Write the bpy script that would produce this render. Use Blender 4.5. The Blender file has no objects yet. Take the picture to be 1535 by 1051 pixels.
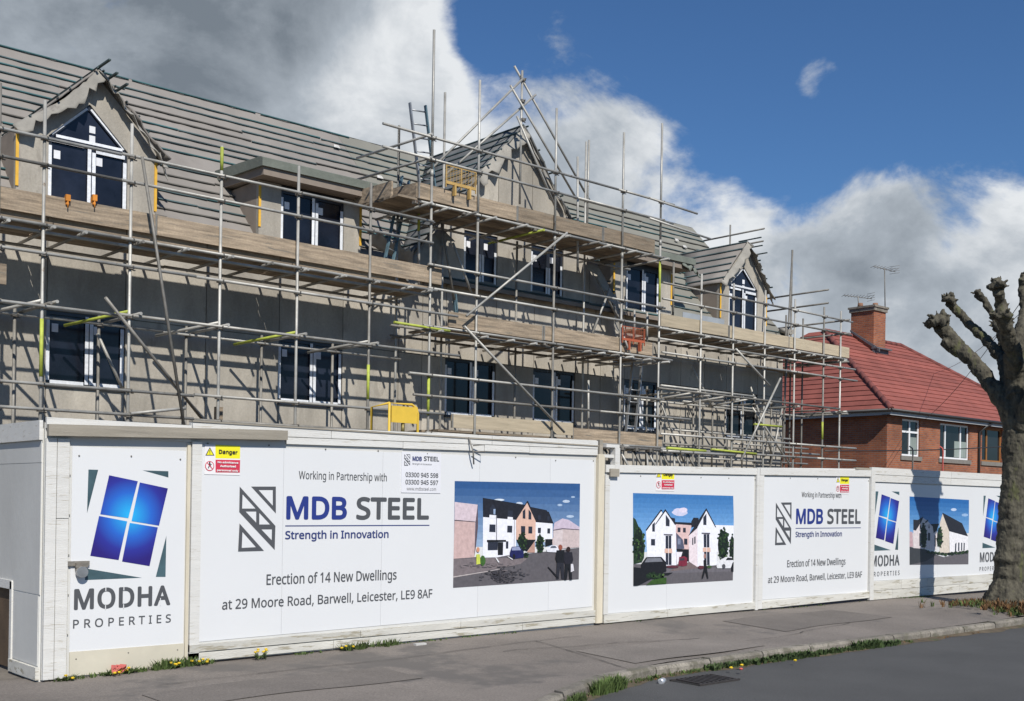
import bpy, bmesh, math, random
import numpy as np
from mathutils import Vector, Matrix
random.seed(7)
S = bpy.context.scene
COL = S.collection
R = math.radians
# ---------------------------------------------------------------- camera
CAMZ = 1.65
AX = R(48.4)                                   # angle between view axis and the street direction (+X)
fw = Vector((math.cos(AX), math.sin(AX), 0)); rt = Vector((math.sin(AX), -math.cos(AX), 0)); up = Vector((0, 0, 1))
FPX, CX, HY, ROLL = 1708.0, 767.5, 748.5, R(0.9)
camd = bpy.data.cameras.new('camera'); cam = bpy.data.objects.new('camera', camd); COL.objects.link(cam)
m = Matrix((rt, up, -fw)).transposed()
cam.matrix_world = Matrix.Translation((0, 0, CAMZ)) @ m.to_4x4() @ Matrix.Rotation(ROLL, 4, 'Z')
camd.sensor_width = 36; camd.lens = 36*FPX/1535; camd.shift_y = (HY-525.5)/1535
camd.clip_start = .1; camd.clip_end = 3000
S.camera = cam
# ---------------------------------------------------------------- light
SUN_EL, SUN_AZ = R(42.4), R(-20)               # azimuth off the facade normal, sun behind the camera to the left
tosun = Vector((math.sin(SUN_AZ)*math.cos(SUN_EL), -math.cos(SUN_AZ)*math.cos(SUN_EL), math.sin(SUN_EL)))
sd = bpy.data.lights.new('sun', 'SUN'); sd.energy = 5.0; sd.angle = R(.55); sd.color = (1, .955, .88)
sun = bpy.data.objects.new('sun', sd); COL.objects.link(sun)
sun.rotation_euler = tosun.to_track_quat('Z', 'Y').to_euler()
S.view_settings.view_transform = 'Standard'; S.view_settings.look = 'None'
S.view_settings.exposure = 0; S.view_settings.gamma = 1; S.view_settings.use_curve_mapping = False
S.render.engine = 'CYCLES'

def ray(px, py):
    dx, dy = px-CX, py-HY
    u = dx*math.cos(ROLL)+dy*math.sin(ROLL); v = -dx*math.sin(ROLL)+dy*math.cos(ROLL)
    return fw+rt*(u/FPX)-up*(v/FPX)
def onY(px, py, Y): r = ray(px, py); return Vector((0, 0, CAMZ))+r*(Y/r.y)
def onX(px, py, X): r = ray(px, py); return Vector((0, 0, CAMZ))+r*(X/r.x)
def onZ(px, py, Z): r = ray(px, py); return Vector((0, 0, CAMZ))+r*((Z-CAMZ)/r.z)

def nd(nt, typ, **kw):
    n = nt.nodes.new(typ)
    for k, v in kw.items():
        if k == 'ins':
            for i, x in v.items(): n.inputs[i].default_value = x
        else: setattr(n, k, v)
    return n
# ---- world: blue spring sky with broken cumulus
def build_world():
    w = bpy.data.worlds.new('World'); S.world = w; w.use_nodes = True
    nt = w.node_tree; nt.nodes.clear(); L = nt.links.new
    sky = nd(nt, 'ShaderNodeTexSky', sky_type='NISHITA', sun_disc=False)
    sky.sun_elevation = SUN_EL; sky.sun_rotation = math.atan2(tosun.x, tosun.y); sky.altitude = 100
    sky.air_density = 1.0; sky.dust_density = .1; sky.ozone_density = 2.5
    tc = nd(nt, 'ShaderNodeTexCoord')
    def math_(op, a, b=None, c=None, clamp=False):
        n = nd(nt, 'ShaderNodeMath', operation=op, use_clamp=clamp)
        for i, x in enumerate((a, b, c)):
            if x is None: continue
            if isinstance(x, (int, float)): n.inputs[i].default_value = x
            else: L(x, n.inputs[i])
        return n.outputs[0]
    D = tc.outputs['Generated']
    # stretched coordinates: clouds are flatter towards the horizon
    mp = nd(nt, 'ShaderNodeMapping', ins={3: (1, 1, 1.5)}); L(D, mp.inputs[0])
    n1 = nd(nt, 'ShaderNodeTexNoise', ins={'Scale': 6.4, 'Detail': 12, 'Roughness': .60, 'Distortion': .45}); L(mp.outputs[0], n1.inputs[0])
    n2 = nd(nt, 'ShaderNodeTexNoise', ins={'Scale': 2.1, 'Detail': 4, 'Roughness': .5}); L(mp.outputs[0], n2.inputs[0])
    n3 = nd(nt, 'ShaderNodeTexNoise', ins={'Scale': 19, 'Detail': 9, 'Roughness': .62}); L(mp.outputs[0], n3.inputs[0])
    def blob(px, py, rad, wt):
        d = ray(px, py).normalized()
        v = nd(nt, 'ShaderNodeVectorMath', operation='DISTANCE'); L(D, v.inputs[0]); v.inputs[1].default_value = d
        r = rad/1850.0
        k = nd(nt, 'ShaderNodeMapRange', interpolation_type='SMOOTHERSTEP', ins={1: r*1.3, 2: r*.25, 3: 0, 4: wt}); L(v.outputs['Value'], k.inputs[0])
        return k.outputs[0]
    def total(lst):
        s = None
        for b in lst: s = blob(*b) if s is None else math_('ADD', s, blob(*b))
        return s
    # cloud banks (positive) and clear patches (negative)
    banks = total([(120, -60, 620, .78), (430, 70, 240, .45), (560, 190, 180, .52), (645, 150, 80, .34), (400, 300, 260, .42), (600, 60, 110, .25),
                   (860, 185, 180, .40), (960, 290, 190, .44), (1090, 335, 120, .34), (760, 230, 90, .2),
                   (1190, 420, 150, .46), (1300, 365, 110, .26), (1350, 460, 240, .50), (1540, 410, 120, .52), (1460, 540, 260, .42),
                   (1330, 268, 95, .26), (1475, 232, 85, .24), (1229, 119, 52, .50), (1455, 335, 80, -.12), (1480, 130, 170, -.30), (1150, 200, 90, -.15), (740, 40, 90, -.25), (1330, 180, 130, -.25)])
    def cen(n, k): return math_('MULTIPLY', math_('SUBTRACT', n, .5), k)
    base = math_('ADD', math_('ADD', cen(n1.outputs[0], 1.65), cen(n2.outputs[0], .5)), cen(n3.outputs[0], .75))
    dens = math_('ADD', math_('SUBTRACT', base, .26), banks)
    cov = nd(nt, 'ShaderNodeMapRange', interpolation_type='SMOOTHSTEP', ins={1: -.03, 2: .42, 3: 0, 4: 1}); L(dens, cov.inputs[0])
    # light from above: compare the density with the density a little higher up
    mp2 = nd(nt, 'ShaderNodeMapping', ins={1: (-.02, .0, .05), 3: (1, 1, 1.5)}); L(D, mp2.inputs[0])
    n1b = nd(nt, 'ShaderNodeTexNoise', ins={'Scale': 6.4, 'Detail': 12, 'Roughness': .60, 'Distortion': .45}); L(mp2.outputs[0], n1b.inputs[0])
    relief = math_('MULTIPLY', math_('SUBTRACT', n1b.outputs[0], n1.outputs[0]), 1.35)
    thick = nd(nt, 'ShaderNodeMapRange', interpolation_type='SMOOTHSTEP', ins={1: .25, 2: 1.0, 3: 0, 4: 1}); L(dens, thick.inputs[0])
    dark = math_('ADD', total([(20, 30, 520, .30), (300, 70, 300, .16), (1330, 400, 300, .10), (900, 230, 260, .10), (620, 130, 160, -.45), (470, 260, 190, -.18), (1540, 380, 130, -.40), (1020, 330, 170, -.22), (1229, 118, 80, -.1)]), math_('MULTIPLY', thick.outputs[0], .34))
    dark = math_('ADD', dark, cen(n3.outputs[0], .32))
    dark = math_('ADD', math_('ADD', dark, .22), relief, clamp=True)
    cr = nd(nt, 'ShaderNodeValToRGB'); L(dark, cr.inputs[0])
    e = cr.color_ramp.elements
    e[0].position = 0; e[0].color = (11.6, 12, 12.4, 1)
    e[1].position = 1; e[1].color = (2.75, 3.25, 3.85, 1)
    x = cr.color_ramp.elements.new(.45); x.color = (6.1, 6.8, 7.6, 1)
    # sky colour is a bit deeper than the plain model
    hs = nd(nt, 'ShaderNodeMix', data_type='RGBA', blend_type='MULTIPLY'); hs.inputs[0].default_value = 1
    L(sky.outputs[0], hs.inputs[6]); hs.inputs[7].default_value = (.66, .98, 1.32, 1)
    mx = nd(nt, 'ShaderNodeMix', data_type='RGBA'); L(cov.outputs[0], mx.inputs[0]); L(hs.outputs[2], mx.inputs[6]); L(cr.outputs[0], mx.inputs[7])
    bg = nd(nt, 'ShaderNodeBackground', ins={1: .068}); L(mx.outputs[2], bg.inputs[0])
    out = nd(nt, 'ShaderNodeOutputWorld'); L(bg.outputs[0], out.inputs[0])
build_world()

# ---------------------------------------------------------------- materials
MATS = {}
def mat(name, col, rough=.8, var=.12, scale=6.0, bump=.0, bscale=40.0, metal=0.0, stretch=(1, 1, 1), col2=None, spots=None, spec=None, coat=0, grain=None):
    if name in MATS: return MATS[name]
    mt = bpy.data.materials.new(name); mt.use_nodes = True; nt = mt.node_tree; L = nt.links.new
    b = nt.nodes['Principled BSDF']; b.inputs['Roughness'].default_value = rough; b.inputs['Metallic'].default_value = metal
    if spec is not None: b.inputs['Specular IOR Level'].default_value = spec
    if coat: b.inputs['Coat Weight'].default_value = coat; b.inputs['Coat Roughness'].default_value = .08
    geo = nd(nt, 'ShaderNodeNewGeometry'); mp = nd(nt, 'ShaderNodeMapping', ins={3: stretch}); L(geo.outputs['Position'], mp.inputs[0])
    n = nd(nt, 'ShaderNodeTexNoise', ins={'Scale': scale, 'Detail': 8, 'Roughness': .62}); L(mp.outputs[0], n.inputs[0])
    cr = nd(nt, 'ShaderNodeValToRGB'); L(n.outputs[0], cr.inputs[0])
    c2 = col2 or [c*(1+var) for c in col]
    c1 = [c*(1-var) for c in col]
    cr.color_ramp.elements[0].position = .3; cr.color_ramp.elements[0].color = (*c1, 1)
    cr.color_ramp.elements[1].position = .7; cr.color_ramp.elements[1].color = (*c2, 1)
    cur = cr.outputs[0]
    oi = nd(nt, 'ShaderNodeObjectInfo')
    rm = nd(nt, 'ShaderNodeMapRange', ins={3: 1-var*.55, 4: 1+var*.55}); L(oi.outputs['Random'], rm.inputs[0])
    mm = nd(nt, 'ShaderNodeMix', data_type='RGBA', blend_type='MULTIPLY'); mm.inputs[0].default_value = 1
    L(cur, mm.inputs[6]); L(rm.outputs[0], mm.inputs[7]); cur = mm.outputs[2]
    if grain:
        gn = nd(nt, 'ShaderNodeTexNoise', ins={'Scale': grain[0], 'Detail': 4, 'Roughness': .8}); L(geo.outputs['Position'], gn.inputs[0])
        gr_ = nd(nt, 'ShaderNodeMapRange', ins={1: .32, 2: .68, 3: 1-grain[1], 4: 1+grain[1]}); L(gn.outputs[0], gr_.inputs[0])
        gm = nd(nt, 'ShaderNodeMix', data_type='RGBA', blend_type='MULTIPLY'); gm.inputs[0].default_value = 1; L(cur, gm.inputs[6]); L(gr_.outputs[0], gm.inputs[7]); cur = gm.outputs[2]
    if spots:
        sc, th, scol = spots
        n5 = nd(nt, 'ShaderNodeTexNoise', ins={'Scale': sc, 'Detail': 6, 'Roughness': .7}); L(mp.outputs[0], n5.inputs[0])
        k = nd(nt, 'ShaderNodeMapRange', ins={1: th, 2: th+.07}); L(n5.outputs[0], k.inputs[0])
        m2 = nd(nt, 'ShaderNodeMix', data_type='RGBA'); L(k.outputs[0], m2.inputs[0]); L(cur, m2.inputs[6]); m2.inputs[7].default_value = (*scol, 1)
        cur = m2.outputs[2]
    L(cur, b.inputs['Base Color'])
    if bump:
        n2 = nd(nt, 'ShaderNodeTexNoise', ins={'Scale': bscale, 'Detail': 6}); L(mp.outputs[0], n2.inputs[0])
        bp = nd(nt, 'ShaderNodeBump', ins={'Strength': bump, 'Distance': .02}); L(n2.outputs[0], bp.inputs['Height']); L(bp.outputs[0], b.inputs['Normal'])
    MATS[name] = mt
    return mt
steel = mat('galvanised_steel', (.37, .36, .33), .5, .3, 3, .1, 60, metal=.25, spots=(9, .62, (.20, .16, .12)))
steel_d = mat('weathered_steel', (.20, .19, .17), .6, .3, 5, .15, 60, metal=.3)
coup = mat('coupler_steel', (.22, .20, .17), .55, .3, 9, .1, metal=.4, spots=(14, .58, (.14, .08, .05)))
lime = mat('lime_paint', (.36, .41, .06), .65, .25, 9, spots=(12, .62, (.25, .25, .18)))
board_m = mat('scaffold_board_wood', (.275, .215, .152), .85, .5, 2.5, .3, 30, stretch=(.6, 3, 8), spots=(2.2, .57, (.19, .165, .13)), grain=(30, .15))
board_p = mat('pale_board_wood', (.43, .36, .255), .85, .2, 2.5, .3, 30, stretch=(.6, 3, 8), spots=(6, .68, (.25, .19, .13)))
wall_m = mat('render_board', (.365, .335, .285), .9, .26, 1.6, .2, 60, stretch=(1, 1, .35), spots=(3.4, .57, (.295, .268, .228)), grain=(24, .12))
wall_b = mat('wall_backing', (.15, .135, .11), .9, .1)
felt = mat('roof_membrane', (.212, .194, .176), .9, .16, .9, .35, 5, spots=(1.1, .66, (.17, .155, .14)))
felt_g = mat('roof_membrane_greenish', (.19, .185, .158), .9, .12, .9, .35, 5)
felt_d = mat('loose_felt', (.27, .255, .225), .92, .18, 3, .5, 9, spots=(4, .6, (.19, .175, .155)))
slate_m = mat('dark_slate_covering', (.125, .128, .125), .7, .22, 2, .4, 9)
felt_green = mat('flat_roof_felt', (.15, .165, .14), .9, .2, 3, .3, 20)
batten_m = mat('treated_batten', (.055, .085, .088), .85, .5, 1.2, .2, 50)
batten_t = mat('teal_batten', (.04, .105, .11), .85, .35, 1.5, .2, 50)
batten_b = mat('grey_batten', (.085, .08, .07), .85, .4, 1.2, .2, 50)
tape = mat('white_tape', (.70, .72, .75), .6, .15, 14, .3, 30, spots=(20, .62, (.45, .48, .54)))
frame_m = mat('anthracite_frame', (.020, .024, .034), .35, .15, 5)
film = mat('window_film', (.013, .016, .026), .18, .7, 1.1, .06, 2.5, spec=.4)
glass_d = mat('dark_glass', (.012, .013, .015), .06, .4, 1.5, spec=.4)
sticker_m = mat('white_sticker', (.72, .73, .75), .6, .06, 8)
yellow_b = mat('yellow_insulation', (.66, .38, .045), .8, .15, 6)
soffit_m = mat('plywood_soffit', (.23, .19, .155), .85, .15, 3, .1)
white_w = mat('white_painted_plank', (.615, .605, .575), .75, .06, 1.6, .25, 26, stretch=(.7, 3, 9), spots=(5.5, .59, (.45, .42, .36)))
white_d = mat('dirty_white_plank', (.545, .53, .48), .8, .14, 1.8, .3, 26, stretch=(.7, 3, 6), spots=(4.0, .55, (.33, .30, .23)))
white_ply = mat('white_plywood', (.56, .555, .53), .8, .09, 1.5, .1, 30, stretch=(1, 1, .5), spots=(3, .64, (.46, .45, .42)))
cream_w = mat('cream_plank', (.60, .54, .42), .8, .12, 2, .2, 30, stretch=(3, 3, .6))
grey_w = mat('bare_grey_plank', (.30, .27, .22), .85, .22, 3, .3, 40, stretch=(.5, 3, 8), spots=(6, .66, (.16, .13, .1)))
sign_w = mat('sign_board_white', (.655, .66, .665), .45, .018, .6, .02, 8)
ink = mat('grey_ink', (.075, .078, .085), .5, .03)
ink_l = mat('light_grey_ink', (.16, .16, .165), .5, .03)
blue_ink = mat('blue_ink', (.018, .035, .20), .5, .05)
navy_ink = mat('navy_ink', (.03, .045, .16), .5, .05)
dteal = mat('dark_teal_print', (.045, .085, .10), .45, .35, 4)
yel = mat('sign_yellow', (.78, .72, .02), .45, .04)
red = mat('sign_red', (.55, .035, .07), .45, .04)
black = mat('black_ink', (.03, .028, .025), .5, .05)
asph = mat('pavement_asphalt', (.160, .140, .122), .93, .24, .55, .35, 130, spots=(.5, .53, (.122, .110, .099)), grain=(55, .32))
road_m = mat('road_asphalt', (.076, .076, .075), .92, .18, .7, .4, 120, spots=(1.5, .64, (.060, .061, .061)), grain=(60, .42))
soil = mat('site_soil', (.11, .085, .06), .95, .3, 2, .5, 10)
kerb_m = mat('kerb_concrete', (.20, .18, .15), .9, .32, 3, .4, 40, spots=(5, .52, (.13, .12, .09)), grain=(45, .3))
grassm = mat('grass_blade', (.075, .115, .028), .8, .4, 4)
weedm = mat('weed_leaf', (.055, .09, .025), .8, .35, 7)
drym = mat('dry_weed', (.17, .09, .035), .85, .35, 7)
dand = mat('dandelion_yellow', (.75, .52, .02), .7, .1)
pvc = mat('white_window_frame', (.74, .75, .76), .4, .03)
fascia_m = mat('grey_fascia', (.34, .35, .36), .6, .08)
gutter_m = mat('dark_gutter', (.03, .028, .028), .5, .2)
brownf = mat('brown_window_frame', (.30, .13, .035), .6, .2)
grey_sill = mat('stone_sill', (.19, .175, .155), .9, .15, 6)
curtain = mat('net_curtain', (.22, .26, .24), .9, .3, 2, stretch=(8, 8, .5))
lead = mat('lead_flashing', (.10, .10, .11), .7, .25, 6)
clayp = mat('clay_pot', (.25, .13, .08), .9, .2)
blueal = mat('blue_ladder_paint', (.075, .13, .16), .6, .3, 8)
alu = mat('ladder_aluminium', (.30, .31, .32), .45, .15, 8, metal=.5)
goldy = mat('yellow_mesh_guard', (.48, .31, .10), .7, .2, 8)
redg = mat('orange_mesh_guard', (.42, .10, .045), .7, .15, 8)
mixer_y = mat('site_yellow_paint', (.66, .44, .05), .6, .08, 5)
brass = mat('dull_brass', (.25, .20, .07), .5, .3, 20, metal=.5)
orange = mat('orange_clamp', (.55, .20, .02), .6, .2)
tin = mat('drink_can', (.55, .56, .58), .35, .15, 20, metal=.6)
plastic = mat('clear_plastic', (.55, .58, .60), .15, .2, 20)
redlit = mat('red_wrapper', (.60, .12, .10), .6, .3, 15)
iron = mat('cast_iron', (.035, .03, .028), .7, .3, 15)
paperm = mat('torn_paper', (.50, .49, .47), .9, .15, 8)
polyst = mat('grey_sheet', (.30, .33, .36), .7, .15, 2)

def brick_mat():
    mt = bpy.data.materials.new('red_brickwork'); mt.use_nodes = True; nt = mt.node_tree; L = nt.links.new
    b = nt.nodes['Principled BSDF']; b.inputs['Roughness'].default_value = .9
    geo = nd(nt, 'ShaderNodeNewGeometry')
    sx = nd(nt, 'ShaderNodeSeparateXYZ'); L(geo.outputs['Position'], sx.inputs[0])
    ad = nd(nt, 'ShaderNodeMath', operation='ADD'); L(sx.outputs[0], ad.inputs[0]); L(sx.outputs[1], ad.inputs[1])
    cx = nd(nt, 'ShaderNodeCombineXYZ'); L(ad.outputs[0], cx.inputs[0]); L(sx.outputs[2], cx.inputs[1])
    br = nd(nt, 'ShaderNodeTexBrick', ins={'Color1': (.34, .112, .046, 1), 'Color2': (.235, .072, .034, 1), 'Mortar': (.20, .15, .12, 1), 'Scale': 1, 'Mortar Size': .009, 'Mortar Smooth': .3, 'Bias': .1, 'Brick Width': .225, 'Row Height': .075})
    L(cx.outputs[0], br.inputs[0])
    n = nd(nt, 'ShaderNodeTexNoise', ins={'Scale': 1.1, 'Detail': 6}); L(geo.outputs['Position'], n.inputs[0])
    mr = nd(nt, 'ShaderNodeMapRange', ins={1: .3, 2: .7, 3: .72, 4: 1.25}); L(n.outputs[0], mr.inputs[0])
    mx = nd(nt, 'ShaderNodeMix', data_type='RGBA', blend_type='MULTIPLY'); mx.inputs[0].default_value = 1; L(br.outputs[0], mx.inputs[6]); L(mr.outputs[0], mx.inputs[7])
    L(mx.outputs[2], b.inputs['Base Color'])
    bp = nd(nt, 'ShaderNodeBump', ins={'Strength': .5, 'Distance': .01}); L(br.outputs['Fac'], bp.inputs['Height']); bp.invert = True; L(bp.outputs[0], b.inputs['Normal'])
    return mt
brick = brick_mat()
tile_m = mat('red_roof_tile', (.250, .074, .056), .8, .18, 1.2, .25, 14, stretch=(1, 1, 1), spots=(1.7, .66, (.235, .080, .060)))
hip_m = mat('ridge_tile', (.17, .050, .042), .85, .25, 3)
bark = mat('bark', (.046, .040, .030), .95, .45, 14, .8, 30, stretch=(1, 1, .35), col2=(.135, .122, .086), spots=(4.2, .58, (.09, .092, .04)))

# ---------------------------------------------------------------- mesh helpers
class MB:
    def __init__(s): s.v = []; s.f = []; s.mi = []; s.cur = 0; s.smooth = []
    def add(s, vs, fs, smooth=False):
        o = len(s.v); s.v += [tuple(v) for v in vs]
        for f in fs: s.f.append(tuple(i+o for i in f)); s.mi.append(s.cur); s.smooth.append(smooth)
        return s
    def box(s, x0, x1, y0, y1, z0, z1):
        vs = [(x, y, z) for z in (z0, z1) for y in (y0, y1) for x in (x0, x1)]
        return s.add(vs, [(0, 2, 3, 1), (4, 5, 7, 6), (0, 1, 5, 4), (1, 3, 7, 5), (3, 2, 6, 7), (2, 0, 4, 6)])
    def obox(s, p0, p1, w, h, upv=(0, 0, 1)):
        """box from p0 to p1 with width w (sideways) and height h (along up), centred"""
        p0, p1 = Vector(p0), Vector(p1); d = (p1-p0).normalized(); u = Vector(upv); sd = d.cross(u)
        if sd.length < 1e-4: sd = d.cross(Vector((1, 0, 0)))
        sd.normalize(); u = sd.cross(d).normalized()
        vs = [p+sd*(a*w/2)+u*(b*h/2) for p in (p0, p1) for b in (-1, 1) for a in (-1, 1)]
        return s.add(vs, [(0, 1, 3, 2), (4, 6, 7, 5), (0, 4, 5, 1), (1, 5, 7, 3), (3, 7, 6, 2), (2, 6, 4, 0)])
    def tube(s, pts, r, n=8, caps=True):
        pts = [Vector(p) for p in pts]; rs = r if isinstance(r, (list, tuple)) else [r]*len(pts)
        vs = []; fs = []
        prev = None
        for i, p in enumerate(pts):
            d = (pts[min(i+1, len(pts)-1)]-pts[max(i-1, 0)]).normalized()
            a = prev if prev is not None else (Vector((0, 0, 1)) if abs(d.z) < .9 else Vector((1, 0, 0)))
            a = (a-d*a.dot(d)).normalized(); prev = a; b = d.cross(a)
            for k in range(n):
                t = 2*math.pi*k/n; vs.append(p+(a*math.cos(t)+b*math.sin(t))*rs[i])
        for i in range(len(pts)-1):
            for k in range(n): fs.append((i*n+k, i*n+(k+1) % n, (i+1)*n+(k+1) % n, (i+1)*n+k))
        s.add(vs, fs, True)
        if caps:
            o = len(s.v)-len(vs)
            s.f += [tuple(o+k for k in reversed(range(n))), tuple(o+(len(pts)-1)*n+k for k in range(n))]; s.mi += [s.cur]*2; s.smooth += [False]*2
        return s
    def prism(s, poly, off):
        """closed polygon (list of 3D points) extruded by the vector off"""
        n = len(poly); off = Vector(off); a = [Vector(p) for p in poly]; b = [p+off for p in a]
        return s.add(a+b, [tuple(range(n)), tuple(reversed(range(n, 2*n)))]+[(i, i+n, (i+1) % n+n, (i+1) % n) for i in range(n)])
    def build(s, name, mats, parent=None, label=None, recalc=True, **props):
        me = bpy.data.meshes.new(name); me.from_pydata(s.v, [], s.f)
        for m_ in (mats if isinstance(mats, (list, tuple)) else [mats]): me.materials.append(m_)
        me.polygons.foreach_set('material_index', s.mi); me.polygons.foreach_set('use_smooth', s.smooth)
        if recalc:
            bm = bmesh.new(); bm.from_mesh(me); bmesh.ops.recalc_face_normals(bm, faces=bm.faces); bm.to_mesh(me); bm.free()
        me.update()
        o = bpy.data.objects.new(name, me); COL.objects.link(o)
        attach(o, parent)
        if label: o['label'] = label
        for k, v in props.items(): o[k] = v
        return o
def attach(o, parent):
    if parent is not None:
        o.parent = parent
        w = wloc.get(parent.name, Vector((0, 0, 0)))
        o.matrix_parent_inverse = Matrix.Translation(-w); wloc[o.name] = Vector((0, 0, 0))
wloc = {}
def thing(name, label, cat, loc=(0, 0, 0), group=None):
    o = bpy.data.objects.new(name, None); COL.objects.link(o); o.location = loc; wloc[o.name] = Vector(loc)
    o['label'] = label; o['category'] = cat
    if group: o['group'] = group
    return o
def tag(o, label, cat, group=None):
    o['label'] = label; o['category'] = cat
    if group: o['group'] = group
    return o
def box(name, m_, parent, x0, x1, y0, y1, z0, z1, **k): return MB().box(x0, x1, y0, y1, z0, z1).build(name, m_, parent, **k)

# ================================================================ GROUND
YH = 10.06                                     # street face of the hoarding
HBX = [-60, 3.5, 5, 11, 14.5, 17.7, 21, 60]; HBZ = [0, 0, .045, .088, .08, .078, .045, .0]
def gz(x, y):
    h = float(np.interp(x, HBX, HBZ)); t = min(max((y-7.6)/2.4, 0), 1)
    return h*t+.10*math.exp(-((x-17.45)/1.1)**2-((y-8.3)/.55)**2)
KX = [-60, -4, 3, 6.0, 6.9, 7.9, 9.0, 14, 60]; KY = [5.0, 5.2, 5.9, 6.55, 7.0, 7.42, 7.56, 7.55, 7.45]
def ky(x): return float(np.interp(x, KX, KY))
MB().add([(-900, -900, -.2), (1500, -900, -.2), (1500, 1500, -.2), (-900, 1500, -.2)], [(0, 1, 2, 3)]).build('ground', soil, kind='structure')
MB().add([(-60, -8, -.10), (120, -8, -.10), (120, 9.2, -.10), (-60, 9.2, -.10)], [(0, 1, 2, 3)]).build('road', road_m, kind='structure')
b = MB(); xs = list(np.concatenate([np.linspace(-60, -2, 12), np.linspace(-1, 26, 109), np.linspace(27, 80, 20)]))
NY = 16
def pav_y(x, j): return ky(x)+.125+(10.35-ky(x)-.125)*j/NY
for x in xs:
    for j in range(NY+1):
        y = pav_y(x, j); b.v.append((x, y, gz(x, y)+.010*math.sin(x*1.3+y)*min(1, j/3)*min(1, (NY-j)/3)))
for i in range(len(xs)-1):
    for j in range(NY):
        a = i*(NY+1)+j; b.f.append((a, a+NY+1, a+NY+2, a+1)); b.mi.append(0); b.smooth.append(True)
b.build('pavement', asph, kind='structure')
MB().add([(-60, 10.3, -.006), (3.6, 10.3, -.006), (3.6, 60, -.006), (-60, 60, -.006)], [(0, 1, 2, 3)]).build('side_drive', mat('drive_gravel', (.17, .15, .125), .95, .25, 4, .6, 60), kind='structure')
MB().add([(3.6, 10.3, -.02), (90, 10.3, -.02), (90, 60, -.02), (3.6, 60, -.02)], [(0, 1, 2, 3)]).build('site_ground', soil, kind='structure')
pt = mat('reinstated_asphalt', (.140, .123, .108), .95, .2, .9, .4, 120, grain=(60, .3)); pt2 = mat('worn_asphalt', (.172, .152, .133), .95, .2, .9, .4, 120, grain=(60, .3))
for (x0, x1, y0, y1, mm_) in ((12.2, 15.0, 8.5, 9.5, pt), (8.6, 10.9, 7.75, 8.6, pt2), (3.9, 6.3, 8.2, 8.9, pt)):
    b = MB(); n = 26
    for i in range(n+1):
        x = x0+(x1-x0)*i/n
        for j in range(7): y = y0+(y1-y0)*j/6+(x-x0)*.03+.03*math.sin(x*3); b.v.append((x, y, gz(x, y)+.010*math.sin(x*1.3+y)+.006))
    for i in range(n):
        for j in range(6): a = i*7+j; b.f.append((a, a+7, a+8, a+1)); b.mi.append(0); b.smooth.append(True)
    b.build('pavement_patch', mm_, kind='structure')
b = MB()
for (x, y, dx, dy, n) in ((4.2, 9.2, .25, .012, 24), (7.9, 9.0, .2, -.02, 16), (11.0, 8.2, .22, .03, 14), (8.3, 7.6, .03, .12, 14)):
    for i in range(n):
        x2, y2 = x+dx*random.uniform(.6, 1.2), y+dy+random.uniform(-.035, .035); d = Vector((x2-x, y2-y, 0)).normalized(); q = Vector((-d.y, d.x, 0))*.006*random.uniform(.4, 1.2)
        za = gz(x, y)+.010*math.sin(x*1.3+y)+.010; zb = gz(x2, y2)+.010*math.sin(x2*1.3+y2)+.010
        b.add([Vector((x, y, za))-q, Vector((x2, y2, zb))-q, Vector((x2, y2, zb))+q, Vector((x, y, za))+q], [(0, 1, 2, 3)]); x, y = x2, y2
b.build('pavement_cracks', mat('crack_dirt', (.035, .032, .028), .95, .2), kind='stuff')
# kerb stones
kr = bpy.data.objects.new('kerb', None); COL.objects.link(kr); kr['kind'] = 'structure'
x = -6.0
while x < 34:
    x2 = x+.915; y, y2 = ky(x), ky(x2-.022); j = random.uniform(-.008, .008)
    drop = 0
    bb = MB(); za = .004+j+drop
    sec = [(0, -.2), (0, za-.03), (.022, za), (.128, za), (.128, -.2)]
    vs = [(xx, yy+dy, z) for xx, yy in ((x, y), (x2-.022, y2)) for dy, z in sec]
    bb.add(vs, [(0, 1, 2, 3, 4), (9, 8, 7, 6, 5)]+[(i, i+5, (i+1) % 5+5, (i+1) % 5) for i in range(5)])
    bb.build('kerb_stone', kerb_m, kr); x = x2

# ================================================================ BUILDING
YF = 18.0
bld = thing('building', 'three storey block under construction with grey boarded walls, battened roof and dormers', 'building', (13, 18, 0))
XB0, XB1 = -3.0, 25.56
FW = [(6.29, 7.54), (10.36, 11.70), (14.14, 15.47), (16.54, 17.80), (19.40, 20.55), (23.18, 24.48)]
ZS, ZHd = 3.33, 4.47
GA, GZ = 16.08, 9.50; GL, GR = 13.0, 19.05      # gable apex and feet
sl, sr = (GZ-6.1)/(GA-GL), (GZ-6.1)/(GR-GA)
def gtop(x): return GZ-(GA-x)*sl if x < GA else GZ-(x-GA)*sr
GW = [(14.58, 15.47), (16.43, 17.38)]
wroot = thing('wall', '', ''); del wroot['label']; del wroot['category']; attach(wroot, bld)
backb = MB()
def panel(x0, x1, z0, top, y0=YF, y1=YF+.012, g=.008):
    """one cladding board; top is a number or a function of x"""
    t = top if callable(top) else (lambda x: top)
    xs_ = [x0+g, x1-g]
    if callable(top) and x0 < GA < x1: xs_ = [x0+g, GA, x1-g]
    poly = [(x0+g, y0, z0+g), (x1-g, y0, z0+g)]+[(xx, y0, t(xx)-g) for xx in reversed(xs_)]
    MB().prism(poly, (0, y1-y0, 0)).build('panel', wall_m, wroot)
    poly = [(x0, y1, z0), (x1, y1, z0)]+[(xx, y1, t(xx)) for xx in ([x1, GA, x0] if len(xs_) == 3 else [x1, x0])]
    backb.prism(poly, (0, .16, 0))
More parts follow.
